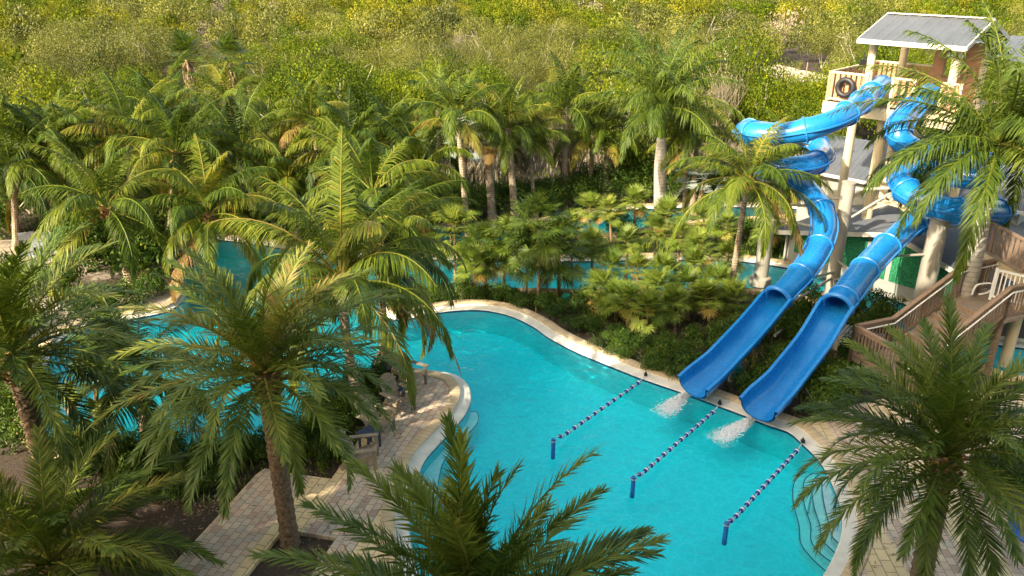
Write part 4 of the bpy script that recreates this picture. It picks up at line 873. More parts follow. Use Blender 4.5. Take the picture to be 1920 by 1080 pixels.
column((1721, 602), 408, .30, 'thick grey column under the right coiled flume beside the royal palm', [(3.5, near(P2_, (1800, 396)) + lo, .06), (2.5, near(P2_, (1675, 450)) + lo, .045)])
# low footing posts under the open chutes
for k, (P, q) in enumerate([(P1_, .55), (P1_, .85), (P2_, .5), (P2_, .82)]):
    io = io1 if P is P1_ else io2; p = P[int(io + (len(P) - io) * q)]
    B = MB(); h = p[2] - .56
    if h > .15: B.tube([(0, 0, -.05), (0, 0, h)], .09, 12); B.box((0, 0, h), (.3, .8, .08), R(-40)); o = B.obj('chute_footing', M['greypaint'], None, loc=(p[0], p[1], 0)); setp(o, ['short grey footing under the middle of the left chute', 'low grey footing near the end of the left chute', 'short grey footing under the middle of the right chute', 'low grey footing near the end of the right chute'][k], 'footing')

# ------------------------------------------------------------------ slide tower
dt = Vector((.70, -.714, 0)).normalized(); nt_ = Vector((.714, .70, 0)).normalized(); TO = Vector((13.5, 31.0, 0)); DZ = 6.55
tang = math.atan2(dt.y, dt.x)
tw = empty('slide_tower', TO, tang, 'cream slide tower with grey metal roof and orange brown picket railings', 'tower')
def TL(x, y, z): return (x, y, z)              # tower local: x along the front, y away
TWD, TDP = 2.95, 3.1
for (x, y, rr, z0, z1, nm) in [(0, 0, .15, DZ, 8.85, 'roof_post'), (TWD, 0, .15, DZ, 8.85, 'roof_post'), (0, TDP, .15, DZ, 8.9, 'roof_post'), (TWD, TDP, .15, DZ, 8.9, 'roof_post'),
                              (-.1, -.5, .16, 0, DZ, 'leg'), (.75, .3, .2, 0, DZ, 'leg'), (TWD, .3, .16, 0, DZ, 'leg'), (.2, TDP, .16, 0, DZ, 'leg'), (TWD, TDP, .16, 0, DZ, 'leg')]:
    B = MB(); B.tube([(x, y, z0), (x, y, z1)], rr, 18); B.tube([(x, y, z1 - .12), (x, y, z1)], rr + .04, 18); B.obj(nm, M['cream'], tw)
B = MB(); B.box((TWD / 2 - .3, TDP / 2, DZ - .1), (TWD + 1.8, TDP + 1.4, .2)); B.obj('deck', M['deckwood'], tw, smooth=False)
B = MB(); B.box((TWD / 2 - .3, -.76, DZ - .2), (TWD + 1.9, .1, .42)); B.box((-1.26, TDP / 2, DZ - .2), (.1, TDP + 1.4, .42)); B.box((TWD / 2 - .3, TDP + .72, DZ - .2), (TWD + 1.9, .1, .42))
B.box((TWD / 2, .3, DZ - .42), (TWD + .6, .2, .3)); B.box((TWD / 2, TDP, DZ - .42), (TWD + .6, .2, .3)); B.obj('fascia_beam', M['cream'], tw, smooth=False)
def railing(par, a, b, h, nm='railing', gap=None, pm='picket', fm='cream', pw=.13, pg=.19):
    a, b = Vector(a), Vector(b); d = (b - a); L = d.length; d.normalize(); rr = empty_child(nm, par)
    B = MB(); up = Vector((0, 0, 1))
    B.beam(a + up * h, b + up * h, .09, .07); B.beam(a + up * .14, b + up * .14, .06, .07)
    np_ = max(1, int(L / 1.4))
    for k in range(np_ + 1): p = a + d * L * k / np_; B.box(tuple(p + up * (h / 2 + .02)), (.09, .09, h + .05), math.atan2(d.y, d.x))
    f = B.obj('rail_frame', M[fm], par, smooth=False); bpy.data.objects.remove(rr)
    B = MB(); k = int(L / pg)
    for q in range(k): p = a + d * (L * (q + .5) / k); B.box(tuple(p + up * (h * .5 + .02)), (pw, .035, h - .12), math.atan2(d.y, d.x))
    B.obj('pickets', M[pm], par, smooth=False)
def empty_child(nm, par): o = bpy.data.objects.new(nm, None); COL.objects.link(o); o.parent = par; return o
y0 = -.68
for a, b in [((-1.18, y0, DZ), (.25, y0, DZ)), ((1.2, y0, DZ), (1.95, y0, DZ)), ((2.9, y0, DZ), (3.5, y0, DZ)), ((-1.18, y0, DZ), (-1.18, TDP + .6, DZ)), ((-1.18, TDP + .6, DZ), (1.4, TDP + .6, DZ))]: railing(tw, a, b, 1.12)
B = MB(); B.box((2.05, TDP - .1, DZ + .42), (1.7, .08, .84)); B.box((1.43, TDP - .1, DZ + 1.5), (.46, .08, 1.34)); B.box((2.6, TDP - .1, DZ + 1.5), (.6, .08, 1.34)); B.box((1.98, TDP - .1, DZ + 1.95), (.66, .08, .4)); B.obj('back_wall', M['picket'], tw, smooth=False)
B = MB()
for (cx, cz, w_, h_) in ((1.98, DZ + .86, .74, .07), (1.98, DZ + 1.75, .74, .07), (1.65, DZ + 1.3, .07, .82), (2.31, DZ + 1.3, .07, .82)): B.box((cx, TDP - .16, cz), (w_, .05, h_))
B.obj('window_frame', M['wood'], tw, smooth=False)
# gable roof, corrugated
def corr(p00, p10, p11, p01, amp=.018, pitch=.15, th=.02):     # ribs run from edge p0? to p1?; u along p00->p10
    p00, p10, p11, p01 = [np.array(tuple(p)) for p in (p00, p10, p11, p01)]
    L = np.linalg.norm(p10 - p00); n = int(L / pitch * 6) + 1; u = np.linspace(0, 1, n)[:, None]; nrm = np.cross(p10 - p00, p01 - p00); nrm /= np.linalg.norm(nrm); 
    if nrm[2] < 0: nrm = -nrm
    ph = (u[:, 0] * L / pitch) % 1; h = np.where(ph < .25, 1, 0) * amp; h = h[:, None] * nrm
    A = p00 + (p10 - p00) * u + h; C = p01 + (p11 - p01) * u + h; B = MB(); B.grid(np.stack([A, C, C - nrm * th, A - nrm * th]), closed_u=True); return B
EV, RD = 8.95, 9.7; x0, x1 = -.3, TWD + .45
B = corr((x0, -.75, EV), (x1, -.75, EV), (x1, TDP / 2, RD), (x0, TDP / 2, RD), .02, .4); B.obj('roof_slope', M['roof'], tw, smooth=False)
B = corr((x0, TDP / 2, RD), (x1, TDP / 2, RD), (x1, TDP + .75, EV), (x0, TDP + .75, EV), .02, .4); B.obj('roof_slope', M['roof'], tw, smooth=False)
B = MB(); B.beam((x0 - .03, -.78, EV - .08), (x1 + .03, -.78, EV - .08), .05, .16); B.beam((x0 - .03, TDP + .78, EV - .08), (x1 + .03, TDP + .78, EV - .08), .05, .16)
for x in (x0 - .02, x1 + .02): B.beam((x, -.76, EV - .08), (x, TDP / 2, RD - .06), .05, .15); B.beam((x, TDP + .76, EV - .08), (x, TDP / 2, RD - .06), .05, .15)
B.obj('fascia', M['trimw'], tw, smooth=False)
B = MB(); B.beam((x0, TDP / 2, RD + .03), (x1, TDP / 2, RD + .03), .26, .03); B.obj('ridge_cap', M['trimw'], tw, smooth=False)
B = MB()
for (a, b) in [((.75, .3, 5.9), (TWD, .3, 3.6)), ((TWD, .3, 5.9), (.75, .3, 3.4)), ((.75, .3, 3.5), (TWD, .3, 2.2)), ((.75, .3, 2.4), (TWD, .3, 3.7)), ((.75, .3, 3.55), (TWD + 2.2, .3, 3.2)), ((.75, .3, 2.9), (TWD, .3, 2.7)), ((.2, TDP, 5.8), (TWD, TDP, 3.4)), ((TWD, TDP, 5.8), (.2, TDP, 3.4)), ((-.1, -.5, 2.7), (.75, .3, 3.3)), ((.75, .3, 4.9), (.2, TDP, 3.1))]: B.beam(a, b, .11, .13)
B.obj('cross_brace', M['cream'], tw, smooth=False)
B = MB(); B.ring((0, 0, 0), .29, .105, 0, tuple(-nt_), 30, 12); o = B.obj('swim_ring', M['rubber'], None, loc=tuple(TO + dt * -.45 - nt_ * .86 + Vector((0, 0, DZ + .62)))); setp(o, 'black rubber ring hanging on the tower railing', 'swim ring')
B = MB(); B.ring((0, 0, 0), .27, .10, 0, tuple(-dt), 30, 12); o = B.obj('swim_ring', M['rubber'], None, loc=tuple(TO + dt * -1.42 + nt_ * 1.0 + Vector((0, 0, DZ + .55)))); setp(o, 'black rubber ring on the far left side of the tower', 'swim ring')
B = MB(); B.box((0, 0, 0), (.22, .18, .3)); B.box((0, -.1, .02), (.14, .05, .2)); B.tube([(0, 0, .15), (0, 0, .4)], .025, 8); o = B.obj('loudspeaker', M['rubber'], None, loc=tuple(TO + dt * -.25 - nt_ * .1 + Vector((0, 0, 8.0)))); setp(o, 'small black loudspeaker on the left roof post of the tower', 'loudspeaker')

# ------------------------------------------------------------------ pump house with gable wall and green panels
gA = Vector((11.25, 31.0, 0)); gd = Vector((.626, -.78, 0)).normalized(); gn = Vector((.78, .626, 0)); GL = 8.3; pk = 4.5
ph = empty('pump_house', gA, math.atan2(gd.y, gd.x), 'low grey green pump house with corrugated roof and green leafy wall panels', 'building')
eL, eP, eR = 1.45, 2.55, 1.35; D_ = 6.5
def hz(x): return eL + (eP - eL) * x / pk if x < pk else eP + (eR - eP) * (x - pk) / (GL - pk)
B = MB(); k = B.verts([(0, 0, -.2), (GL, 0, -.2), (GL, 0, eR), (pk, 0, eP), (0, 0, eL), (0, D_, -.2), (GL, D_, -.2), (GL, D_, eR), (pk, D_, eP), (0, D_, eL)])
B.ngon([k, k + 1, k + 2, k + 3, k + 4]); B.ngon([k + 5, k + 9, k + 8, k + 7, k + 6]); B.quads([k, k + 4, k + 9, k + 5]); B.quads([k + 1, k + 6, k + 7, k + 2]); B.obj('wall', M['sage'], ph, smooth=False)
for xa, xb in [(.45, 1.5), (1.75, 3.4), (3.55, 4.25), (4.45, 6.0), (6.15, 7.9)]:
    B = MB(); k = B.verts([(xa, -.06, .62), (xb, -.06, .62), (xb, -.06, hz(xb) - .12), (xa, -.06, hz(xa) - .12), (xa, 0, .62), (xb, 0, .62), (xb, 0, hz(xb) - .12), (xa, 0, hz(xa) - .12)])
    B.quads([[k, k + 1, k + 2, k + 3], [k, k + 4, k + 5, k + 1], [k + 1, k + 5, k + 6, k + 2], [k + 3, k + 2, k + 6, k + 7], [k, k + 3, k + 7, k + 4]]); B.obj('leaf_panel', M['gpanel'], ph, smooth=False)
ov = .45
B = corr((-ov, -ov, eL - .08), (-ov, D_, eL - .08), (pk, D_, eP + .05), (pk, -ov, eP + .05), .022, .16); B.obj('roof_slope', M['roof'], ph, smooth=False)
B = corr((pk, -ov, eP + .05), (pk, D_, eP + .05), (GL + ov, D_, eR - .08), (GL + ov, -ov, eR - .08), .022, .16); B.obj('roof_slope', M['roof'], ph, smooth=False)
B = MB(); B.beam((-ov, -ov - .03, eL - .15), (pk, -ov - .03, eP - .03), .06, .17); B.beam((pk, -ov - .03, eP - .03), (GL + ov, -ov - .03, eR - .15), .06, .17); B.beam((-ov - .03, -ov, eL - .17), (-ov - .03, D_, eL - .17), .08, .13); B.obj('fascia', M['trimw'], ph, smooth=False)
B = MB(); B.tube([(.1, -.12, -.1), (.1, -.12, eL - .1)], .05, 8); B.obj('downpipe', M['sage'], ph)
# second building behind the tower
sb = empty('service_building', (18.2, 34.5, 0), tang, 'grey roofed service building behind the slide tower legs', 'building')
B = MB(); B.box((0, 0, 1.35), (9, 4.6, 2.9)); B.obj('wall', M['sage'], sb, smooth=False)
B = corr((-4.8, -2.7, 2.75), (4.8, -2.7, 2.75), (4.8, 0, 3.9), (-4.8, 0, 3.9), .02, .25); B.obj('roof_slope', M['roof'], sb, smooth=False)
B = corr((-4.8, 0, 3.9), (4.8, 0, 3.9), (4.8, 2.7, 2.75), (-4.8, 2.7, 2.75), .02, .25); B.obj('roof_slope', M['roof'], sb, smooth=False)
B = MB(); B.beam((-4.8, -2.72, 2.68), (4.8, -2.72, 2.68), .05, .14); B.obj('fascia', M['trimw'], sb, smooth=False)
pr = yy(1925, 92, 34); fb = empty('far_canopy', (pr.x, pr.y, 0), R(-40), 'far canopy with pale grey roof at the right edge behind the tower', 'canopy')
B = corr((-2.6, -1.6, pr.z - .35), (2.6, -1.6, pr.z - .35), (2.6, 1.6, pr.z + .35), (-2.6, 1.6, pr.z + .35), .02, .3); B.obj('roof_slope', M['roof'], fb, smooth=False)
for x in (-2.2, 2.2):
    B = MB(); B.tube([(x, 0, 0), (x, 0, pr.z)], .12, 12); B.obj('post', M['cream'], fb)
# grey pump cover near the second slide
p = W(1600, 655); gb = empty('equipment_cover', p, R(-38), 'low dark grey slatted equipment cover right of the second slide', 'equipment cover')
B = MB(); B.box((0, 0, .28), (1.5, .9, .56)); B.obj('housing', M['sage'], gb, smooth=False)
B = MB()
for k in range(14): B.box((-.7 + k * .108, 0, .585), (.06, .94, .03))
B.obj('slats', M['loungefab'], gb, smooth=False)

# ------------------------------------------------------------------ stairs and boardwalk on the right
st = empty('pool_stairs', W(1660, 690), 0, 'weathered wooden stairs with brown railings right of the second slide', 'stairs')
o0 = W(1660, 690); inv = lambda p: tuple(Vector(p) - o0)
LD = .62; fdir = Vector((.93, .37, 0)).normalized(); fn = Vector((-.37, .93, 0)).normalized(); F0 = Vector((11.0, 20.1, 0))
def FL(x, y, z): return inv(F0 + fdir * x + fn * y + Vector((0, 0, z)))
fa = math.atan2(fdir.y, fdir.x)
B = MB(); B.box(FL(.55, .75, LD - .05), (1.4, 1.7, .1), fa); B.obj('landing', M['deckwood'], st, smooth=False)
ns = 8
for k in range(ns):
    B = MB(); B.box(FL(1.3 + .3 * k + .15, .75, LD + .165 * (k + 1) - .02), (.33, 1.5, .045), fa); B.obj('tread', M['deckwood'], st, smooth=False)
    B = MB(); B.box(FL(1.3 + .3 * k + .015, .75, LD + .165 * (k + 1) - .12), (.02, 1.48, .15), fa); B.obj('riser', M['wood'], st, smooth=False)
TZ = LD + .165 * ns; TX = 1.3 + .3 * ns
B = MB(); B.box(FL(TX + 1.1, .75, TZ - .05), (2.3, 1.9, .1), fa); B.obj('landing', M['deckwood'], st, smooth=False)
for k in range(4):                                # lower flight towards the patio
    B = MB(); B.box(FL(.75, -.15 - .28 * k - .14, LD - .14 * (k + 1) - .02), (1.3, .31, .045), fa); B.obj('tread', M['deckwood'], st, smooth=False)
    B = MB(); B.box(FL(.75, -.15 - .28 * k - .005, LD - .14 * (k + 1) + .05), (1.28, .02, .13), fa); B.obj('riser', M['wood'], st, smooth=False)
def rail_run(par, pts, h=1.02, post=1.3, white=True, pick=.13):
    B = MB(); C = MB(); D = MB(); up = Vector((0, 0, 1))
    for a, b in zip(pts[:-1], pts[1:]):
        a, b = Vector(a), Vector(b); d = b - a; L = d.length; q = max(1, round(L / post)); rz = math.atan2(d.y, d.x)
        B.beam(a + up * h, b + up * h, .14, .045); B.beam(a + up * (h - .1), b + up * (h - .1), .045, .09); B.beam(a + up * .12, b + up * .12, .045, .09)
        for k in range(q + 1): p = a + d * k / q; B.box(tuple(p + up * (h / 2 - .1)), (.1, .1, h + .2), rz)
        m_ = int(L / pick)
        for k in range(m_): p = a + d * (k + .5) / m_; C.box(tuple(p + up * (h / 2)), (.035, .035, h - .15), rz)
        s_ = Vector((d.y, -d.x, 0)).normalized() * .09
        D.tube([a + up * (h - .14) + s_, b + up * (h - .14) + s_], .022, 8)
    B.obj('rail', M['wood'], par, smooth=False); C.obj('balusters', M['wood'], par, smooth=False)
    if white: D.obj('handrail', M['white'], par)
rail_run(st, [FL(-.15, -.1, LD), FL(-.15, 1.6, LD), FL(1.3, 1.6, LD), FL(TX, 1.6, TZ), FL(TX + 2.2, 1.7, TZ)])
rail_run(st, [FL(1.45, -.12, LD), FL(TX, -.12, TZ), FL(TX + 2.2, -.12, TZ)])
rail_run(st, [FL(.02, -.15, LD - .15), FL(.02, -1.3, 0)], .95, 1.2)
for x, y in ((0, 0), (1.2, 1.5), (TX + .1, 0), (TX + .1, 1.5), (TX + 2.1, 0), (TX + 2.1, 1.5)): B = MB(); B.box(FL(x, y, (TZ if x > 2 else LD) / 2 - .1), (.14, .14, (TZ if x > 2 else LD)), fa); B.obj('post', M['wood'], st, smooth=False)
for y in (0, 1.5): B = MB(); B.beam(FL(1.2, y, LD - .1), FL(TX, y, TZ - .15), .05, .26); B.obj('stringer', M['wood'], st, smooth=False)
# white gate at the top landing
ga, gb_ = yy(1856, 560, 22.4), yy(1935, 585, 21.6)
gt = empty('white_gate', ga, 0, 'white picket gate at the top of the wooden stairs', 'gate')
B = MB(); d = gb_ - ga; d.z = 0; up = Vector((0, 0, 1)); rz = math.atan2(d.y, d.x); B.beam(up * .95, d + up * .95, .05, .06); B.beam(up * .1, d + up * .1, .05, .06)
for k in (0, 1): B.box(tuple(d * k + up * .5), (.07, .07, 1.05), rz)
B.obj('frame', M['white'], gt, smooth=False)
B = MB(); L = d.length
for k in range(int(L / .11)): B.box(tuple(d * (k + .5) / int(L / .11) + up * .52), (.035, .03, .82), rz)
B.obj('pickets', M['white'], gt, smooth=False)
hp = yy(1838, 552, 22.6); B = MB(); B.tube(catmull([(-.25, 0, 0), (-.2, 0, .28), (0, 0, .36), (.28, 0, .36), (.36, 0, .22), (.2, 0, .06), (-.05, 0, 0)], 6), .028, 8); o = B.obj('grab_rail', M['white'], None, loc=tuple(hp)); setp(o, 'curled white handrail end left of the white gate', 'handrail')
# raised boardwalk leading to the tower
bw = empty('boardwalk', (0, 0, 0), 0, 'raised boardwalk with brown pickets and yellow beams right of the royal palm', 'boardwalk')
a_, b_ = yy(1846, 478, 24.6), yy(1935, 535, 21.8); dz = Vector((0, 0, 1)); a_ = a_ + Vector((-.1, 0, 0))
B = MB(); B.beam(a_, b_, .14, .34); B.obj('edge_beam', M['cream'], bw, smooth=False)
B = MB(); s_ = Vector((.75, .6, 0)); B.beam(a_ + s_ + dz * .2, b_ + s_ + dz * .2, 1.7, .08); B.obj('deck', M['deckwood'], bw, smooth=False)
B = MB(); d = b_ - a_; m_ = int(d.length / .24)
for k in range(m_): B.box(tuple(a_ + d * (k + .5) / m_ + dz * .55), (.14, .035, 1.15), math.atan2(d.y, d.x))
B.obj('pickets', M['wood'], bw, smooth=False)
B = MB(); B.beam(a_ + dz * 1.15, b_ + dz * 1.15, .12, .06); B.obj('top_rail', M['wood'], bw, smooth=False)
for f in (.12, .9): p = a_ + d * f; B = MB(); B.tube([(p.x, p.y, 0), tuple(p)], .17, 14); B.obj('post', M['cream'], bw)

# ------------------------------------------------------------------ lane ropes
ROPE = [((1208,706),(1038,818),'left lane rope with blue and white floats, leftmost of the three',13),
        ((1347,760),(1187,890),'middle lane rope with blue and white floats between the two slide exits',14), ((1503,832),(1360,977),'right lane rope with blue and white floats nearest the pool steps',14)]
for q, (a, b, lab, nf) in enumerate(ROPE):
    pa, pb = W(*a, .06), W(b[0] + 3, b[1], .30); e = empty('lane_rope', pa, 0, lab, 'lane rope', 'lane ropes between the slide exits'); d = pb - pa
    pts = [Vector((0, 0, 0))] + [d * t + Vector((0, 0, -.04 - .05 * math.sin(t * math.pi) - .12 * (t if t > .5 else .5) ** 2)) for t in np.linspace(.07, .93, 14)] + [d]
    B = MB(); B.tube(pts, .012, 6); B.obj('rope', M['rope'], e)
    PP = resample(np.array([tuple(p) for p in pts]), .02); n = len(PP)
    for k in range(nf):
        i = int(n * (.075 + .86 * k / (nf - 1))); i = min(i, n - 3); c = PP[i]; t = PP[i + 2] - PP[i - 2]; t /= np.linalg.norm(t)
        B = MB(); r_ = .056; B.tube([c - t * .075, c - t * .06, c - t * .028], [.03, r_, r_], 12, 0); B.tube([c - t * .028, c + t * .028], [r_ * 1.04, r_ * 1.04], 12, 1); B.tube([c + t * .028, c + t * .06, c + t * .075], [r_, r_, .03], 12, 0)
        B.obj('float', [M['navyplast'], M['white']], e)
    bp = W(b[0] - 1, b[1] + 32, WL); e = empty('rope_post', bp, 0, 'short blue post standing in the pool at the end of the %s lane rope' % ['left', 'middle', 'right'][q], 'post', 'blue rope posts in the pool')
    B = MB(); B.tube([(0, 0, -.16), (0, 0, .42), (0, 0, .45)], [.055, .055, .035], 16); B.obj('tube', M['blueplast'], e)
    B = MB(); B.ring((0, 0, .38), .066, .012); B.ring((.075, .02, .38), .02, .006, 0, (1, 0, 0), 12, 5); B.obj('clamp_ring', M['galv'], e)
    B = MB(); B.box((0, 0, .04), (.09, .09, .08)); B.ring((0, 0, .1), .04, .012, 0, (1, 0, 0), 12, 6); o = B.obj('rope_anchor', M['rubber'], None, loc=tuple(pa + Vector((.05, .06, .0)))); setp(o, 'small black anchor on the kerb holding the %s lane rope' % ['left', 'middle', 'right'][q], 'anchor')
# stainless handrail at the steps
pA, pB = W(1633, 945, .1), W(1517, 950, -.3); e = empty('pool_handrail', pA, 0, 'curved stainless steel handrail over the pool steps', 'handrail')
d = pB - pA; d.z = 0; B = MB(); B.tube(catmull([(0, 0, 0), (0, 0, .5), tuple(d * .06 + Vector((0, 0, .84))), tuple(d * .22 + Vector((0, 0, .92))), tuple(d * .55 + Vector((0, 0, .78))), tuple(d * .86 + Vector((0, 0, .45))), tuple(d * .98 + Vector((0, 0, .15))), tuple(d + Vector((0, 0, -.7)))], 6), .026, 10); B.obj('rail', M['steel'], e)
B = MB(); B.tube([(0, 0, 0), (0, 0, .03)], .06, 14); B.obj('base_flange', M['steel'], e)
# splashes
def splash(u, v, u2, v2, label, seed):
    rg = np.random.default_rng(seed); a, b = W(u, v, WL), W(u2, v2, WL); d = b - a; L = d.length; d.normalize(); s_ = Vector((-d.y, d.x, 0)); B = MB(); n = 5200
    for k in range(n):
        t = rg.beta(1.1, 1.7); wd = .07 + .30 * t; x = rg.normal(0, wd * .5); z = .01 + max(0, rg.normal(.0, .07)) * math.exp(-t * 2.5)
        p = a + d * (t * L) + s_ * x + Vector((0, 0, z)); r_ = rg.uniform(.004, .014) * (1.3 - .7 * t); el = rg.uniform(1, 7) * (1 if z < .05 else .5)
        an = math.atan2(d.y, d.x) + rg.normal(0, .5); dx, dy = math.cos(an) * r_ * el, math.sin(an) * r_ * el
        k0 = B.verts([(p.x - dx, p.y - dy, p.z), (p.x + dy / el, p.y - dx / el, p.z), (p.x + dx, p.y + dy, p.z), (p.x - dy / el, p.y + dx / el, p.z), (p.x, p.y, p.z + r_), (p.x, p.y, p.z - r_ * .3)])
        for q in range(4): B.ngon([k0 + q, k0 + (q + 1) % 4, k0 + 4]); B.ngon([k0 + (q + 1) % 4, k0 + q, k0 + 5])
    B.q = []; B.qm = []; B.qt = []; o = B.obj('splash', M['foam'], None, smooth=True, sharp=0); setp(o, label, 'splash', kind='stuff')
splash(1290, 738, 1235, 780, 'white foam where the left slide meets the water', 1); splash(1412, 786, 1335, 830, 'white foam where the right slide meets the water', 2)

# ------------------------------------------------------------------ wooden chairs, tables, loungers
def chair(loc, rz, label):
    e = empty('garden_chair', loc, rz, label, 'chair', 'slatted wooden garden chairs by the pool')
    bk = R(28); 
    for k in range(7):
        x = -.24 + .08 * k; B = MB(); h = .80 - .30 * ((k - 3) / 3) ** 2 * .35; a = Vector((x * .82, .20, .24)); b = a + Vector((x * .30, math.sin(bk) * h, math.cos(bk) * h)); B.beam(a, b, .018, .068) if 0 else B.box(tuple((a + b) / 2), (.068, .018, h), 0, 0, Matrix.Rotation(-bk, 3, 'X')); B.obj('back_slat', M['teak'], e, smooth=False)
    B = MB()
    for k in range(6): B.box((0, -.30 + .095 * k, .37 - .027 * k), (.52, .08, .02), 0, 0, Matrix.Rotation(R(-15), 3, 'X'))
    B.obj('seat', M['teak'], e, smooth=False)
    B = MB(); B.box((0, .30, .46), (.56, .03, .08), 0, 0, Matrix.Rotation(-bk, 3, 'X')); B.box((0, .45, .76), (.60, .03, .05), 0, 0, Matrix.Rotation(-bk, 3, 'X')); B.obj('back_rail', M['teak'], e, smooth=False)
    for s_ in (-1, 1):
        B = MB(); B.box((s_ * .34, 0, .58), (.13, .74, .024), 0, 0, Matrix.Rotation(R(-4), 3, 'X')); B.obj('arm', M['teak'], e, smooth=False)
        B = MB(); B.box((s_ * .29, -.30, .28), (.028, .1, .58)); B.obj('front_leg', M['teak'], e, smooth=False)
        B = MB(); B.beam((s_ * .26, -.34, .36), (s_ * .26, .56, .06), .026, .12); B.obj('rear_leg', M['teak'], e, smooth=False)
    return e
def zdeck(u, v): return W(u, v, .1)
chair(zdeck(772, 722), R(-28 + 90 - 8), 'slatted wooden chair nearest the pool inlet, first in the row from the far end')
chair(zdeck(750, 768), R(50), 'slatted wooden chair half hidden by palm fronds between the two blue tables')
chair(zdeck(710, 810), R(58), 'slatted wooden chair in the middle of the row, facing the pool')
chair(zdeck(683, 868), R(95), 'slatted wooden chair at the near end of the row, turned sideways by the mulch bed')
for u, v, lab in [(757,750,'small dark blue slatted table between the far two chairs'), (694,838,'small dark blue slatted table between the near two chairs'), (716,716,'small dark blue slatted table half hidden behind the farthest chair')]:
    e = empty('side_table', zdeck(u, v), R(-40), lab, 'side table', 'small blue side tables'); B = MB()
    for k in range(6): B.box((-.2 + .08 * k, 0, .45), (.07, .46, .022))
    B.obj('table_top', M['navy'], e, smooth=False)
    for x, y in ((-.18, -.18), (.18, -.18), (.18, .18), (-.18, .18)): B = MB(); B.box((x, y, .22), (.05, .05, .44)); B.obj('leg', M['navy'], e, smooth=False)
for q, (u, v) in enumerate([(82, 478), (108, 474), (56, 480)]):
    e = empty('sun_lounger', W(u, v, .1), R(-62), 'grey sling sun lounger on the left terrace, %s' % ['middle of the three', 'right of the three', 'left of the three'][q], 'sun lounger', 'grey sun loungers on the left terrace')
    B = MB(); B.box((.45, 0, .32), (1.2, .6, .04)); B.obj('seat', M['loungefab'], e, smooth=False); B = MB(); B.beam((-.12, 0, .34), (-.65, 0, .85), .6, .04); B.obj('backrest', M['loungefab'], e, smooth=False)
    B = MB(); 
    for s_ in (-1, 1): B.beam((-.3, s_ * .31, .3), (1.05, s_ * .31, .3), .05, .05); B.box((1.0, s_ * .31, .14), (.05, .05, .3)); B.box((-.2, s_ * .31, .14), (.05, .05, .3))
    B.obj('frame', M['white'], e, smooth=False)
e = empty('lounge_chair', W(1925, 1035, .1), R(20), 'blue sling chair just inside the right edge near the bottom corner', 'chair'); B = MB(); B.box((0, 0, .4), (.6, .6, .04)); B.beam((0, .28, .4), (0, .5, 1.0), .58, .04); B.obj('sling', M['blueplast'], e, smooth=False); B = MB()
for x, y in ((-.3, -.28), (.3, -.28), (.3, .28), (-.3, .28)): B.tube([(x, y, 0), (x, y, .5)], .02, 8)
B.obj('frame', M['galv'], e)
# wooden pole by the sandy road, far mast, small teal lights in beds, bare white branched shrub
p = W(1507, 172); B = MB(); B.tube([(0, 0, 0), (0, 0, 2.6)], [.07, .055], 10); o = B.obj('wooden_pole', M['wood'], None, loc=tuple(p)); setp(o, 'thin wooden pole beside the sandy road', 'pole')
p = W(1150, 12 + 30); B = MB(); B.tube([(0, 0, 0), (0, 0, 8.5)], [.12, .08], 8); B.box((0, 0, 8.3), (1.2, .1, .1)); o = B.obj('utility_pole', M['twig'], None, loc=tuple(p)); setp(o, 'slim pale utility pole far off in the scrub at the top', 'pole')
for u, v, lab in [(1061,566,'teal utility lid at the edge of the island palms'), (1381,702,'teal utility lid in the bushes between the slides'), (735,560,'teal utility lid at the inlet nose')]:
    B = MB(); B.tube([(0, 0, 0), (0, 0, .28), (0, 0, .32)], [.17, .16, .10], 16); o = B.obj('valve_box', M['tealbox'], None, loc=tuple(W(u, v))); setp(o, lab, 'utility lid')
e = empty('bare_shrub', W(213, 525, .1), 0, 'small bare shrub with pale branches on the left terrace', 'shrub'); linkmesh('branches', stems(9, .5, .9, 9, .03, .9, 6).mesh('bare_branches', M['twig']), e)

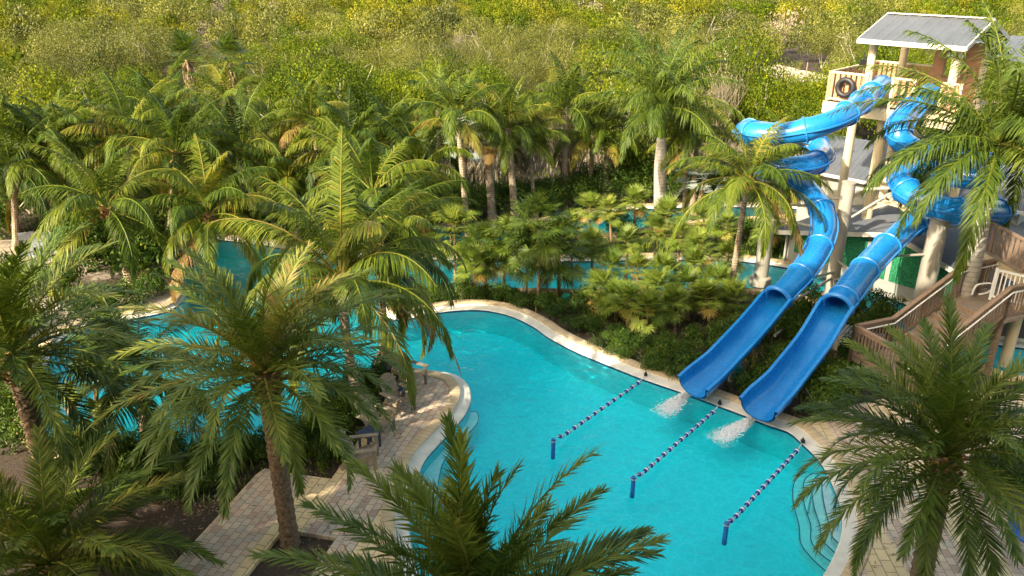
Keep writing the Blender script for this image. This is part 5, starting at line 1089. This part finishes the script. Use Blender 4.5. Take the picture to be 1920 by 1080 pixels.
# fallen leaves on patio, kerb and mulch
rgl = np.random.default_rng(12); B = MB()
for (u, v, ru, rv, z, n) in [(650, 960, 90, 60, .112, 160), (760, 780, 50, 50, .112, 110), (1680, 980, 80, 90, .112, 160), (560, 880, 90, 30, .02, 260), (1150, 650, 90, 25, .02, 300), (380, 940, 60, 40, .02, 300), (1560, 700, 60, 40, .02, 150), (1480, 740, 60, 40, .02, 120), (590, 1040, 20, 20, .02, 60)]:
    for _ in range(n):
        q = W(u + rgl.normal(0, ru), v + rgl.normal(0, rv), z)
        x, y = q.x, q.y; d = np.linalg.norm(O1 - np.array([x, y]), axis=1).min()
        ins = False
        for (xa, ya), (xb, yb) in zip(O1, np.roll(O1, -1, 0)):
            if (ya > y) != (yb > y) and x < (xb - xa) * (y - ya) / (yb - ya) + xa: ins = not ins
        if ins or d < .7: continue
        a = rgl.uniform(0, 6.28); l, w_ = rgl.uniform(.03, .075), rgl.uniform(.008, .02); c, s_ = math.cos(a), math.sin(a)
        k = B.verts([(x - c * l, y - s_ * l, z), (x + s_ * w_, y - c * w_, z + .012), (x + c * l, y + s_ * l, z + .004), (x - s_ * w_, y + c * w_, z + .008)]); B.quads([k, k + 1, k + 2, k + 3], 0, [rgl.uniform(0, 1)])
o = B.obj('fallen_leaves', M['dead'], None, False, tint=True); setp(o, 'small dry fallen leaves scattered over the patio and mulch beds', 'leaves', kind='stuff')
# keep plants clear of the chutes
chp = np.vstack([P1_[io1:], P2_[io2:]])
for o in list(COL.objects):
    if o.name.split('.')[0] in ('shrub',) :
        x = np.array(o.location[:2]); 
        for _ in range(6):
            d = x - chp[:, :2]; r_ = np.linalg.norm(d, axis=1); i = int(np.argmin(r_))
            if r_[i] < .98 and chp[i, 2] < 2.3: x = x + d[i] / (r_[i] + 1e-6) * (1.0 - r_[i])
        o.location[0], o.location[1] = x
for o in COL.objects:
    if 'label' in o and len(o['label'].split()) > 16: raise Exception('LONG ' + str([x['label'] for x in COL.objects if 'label' in x and len(x['label'].split()) > 16]))
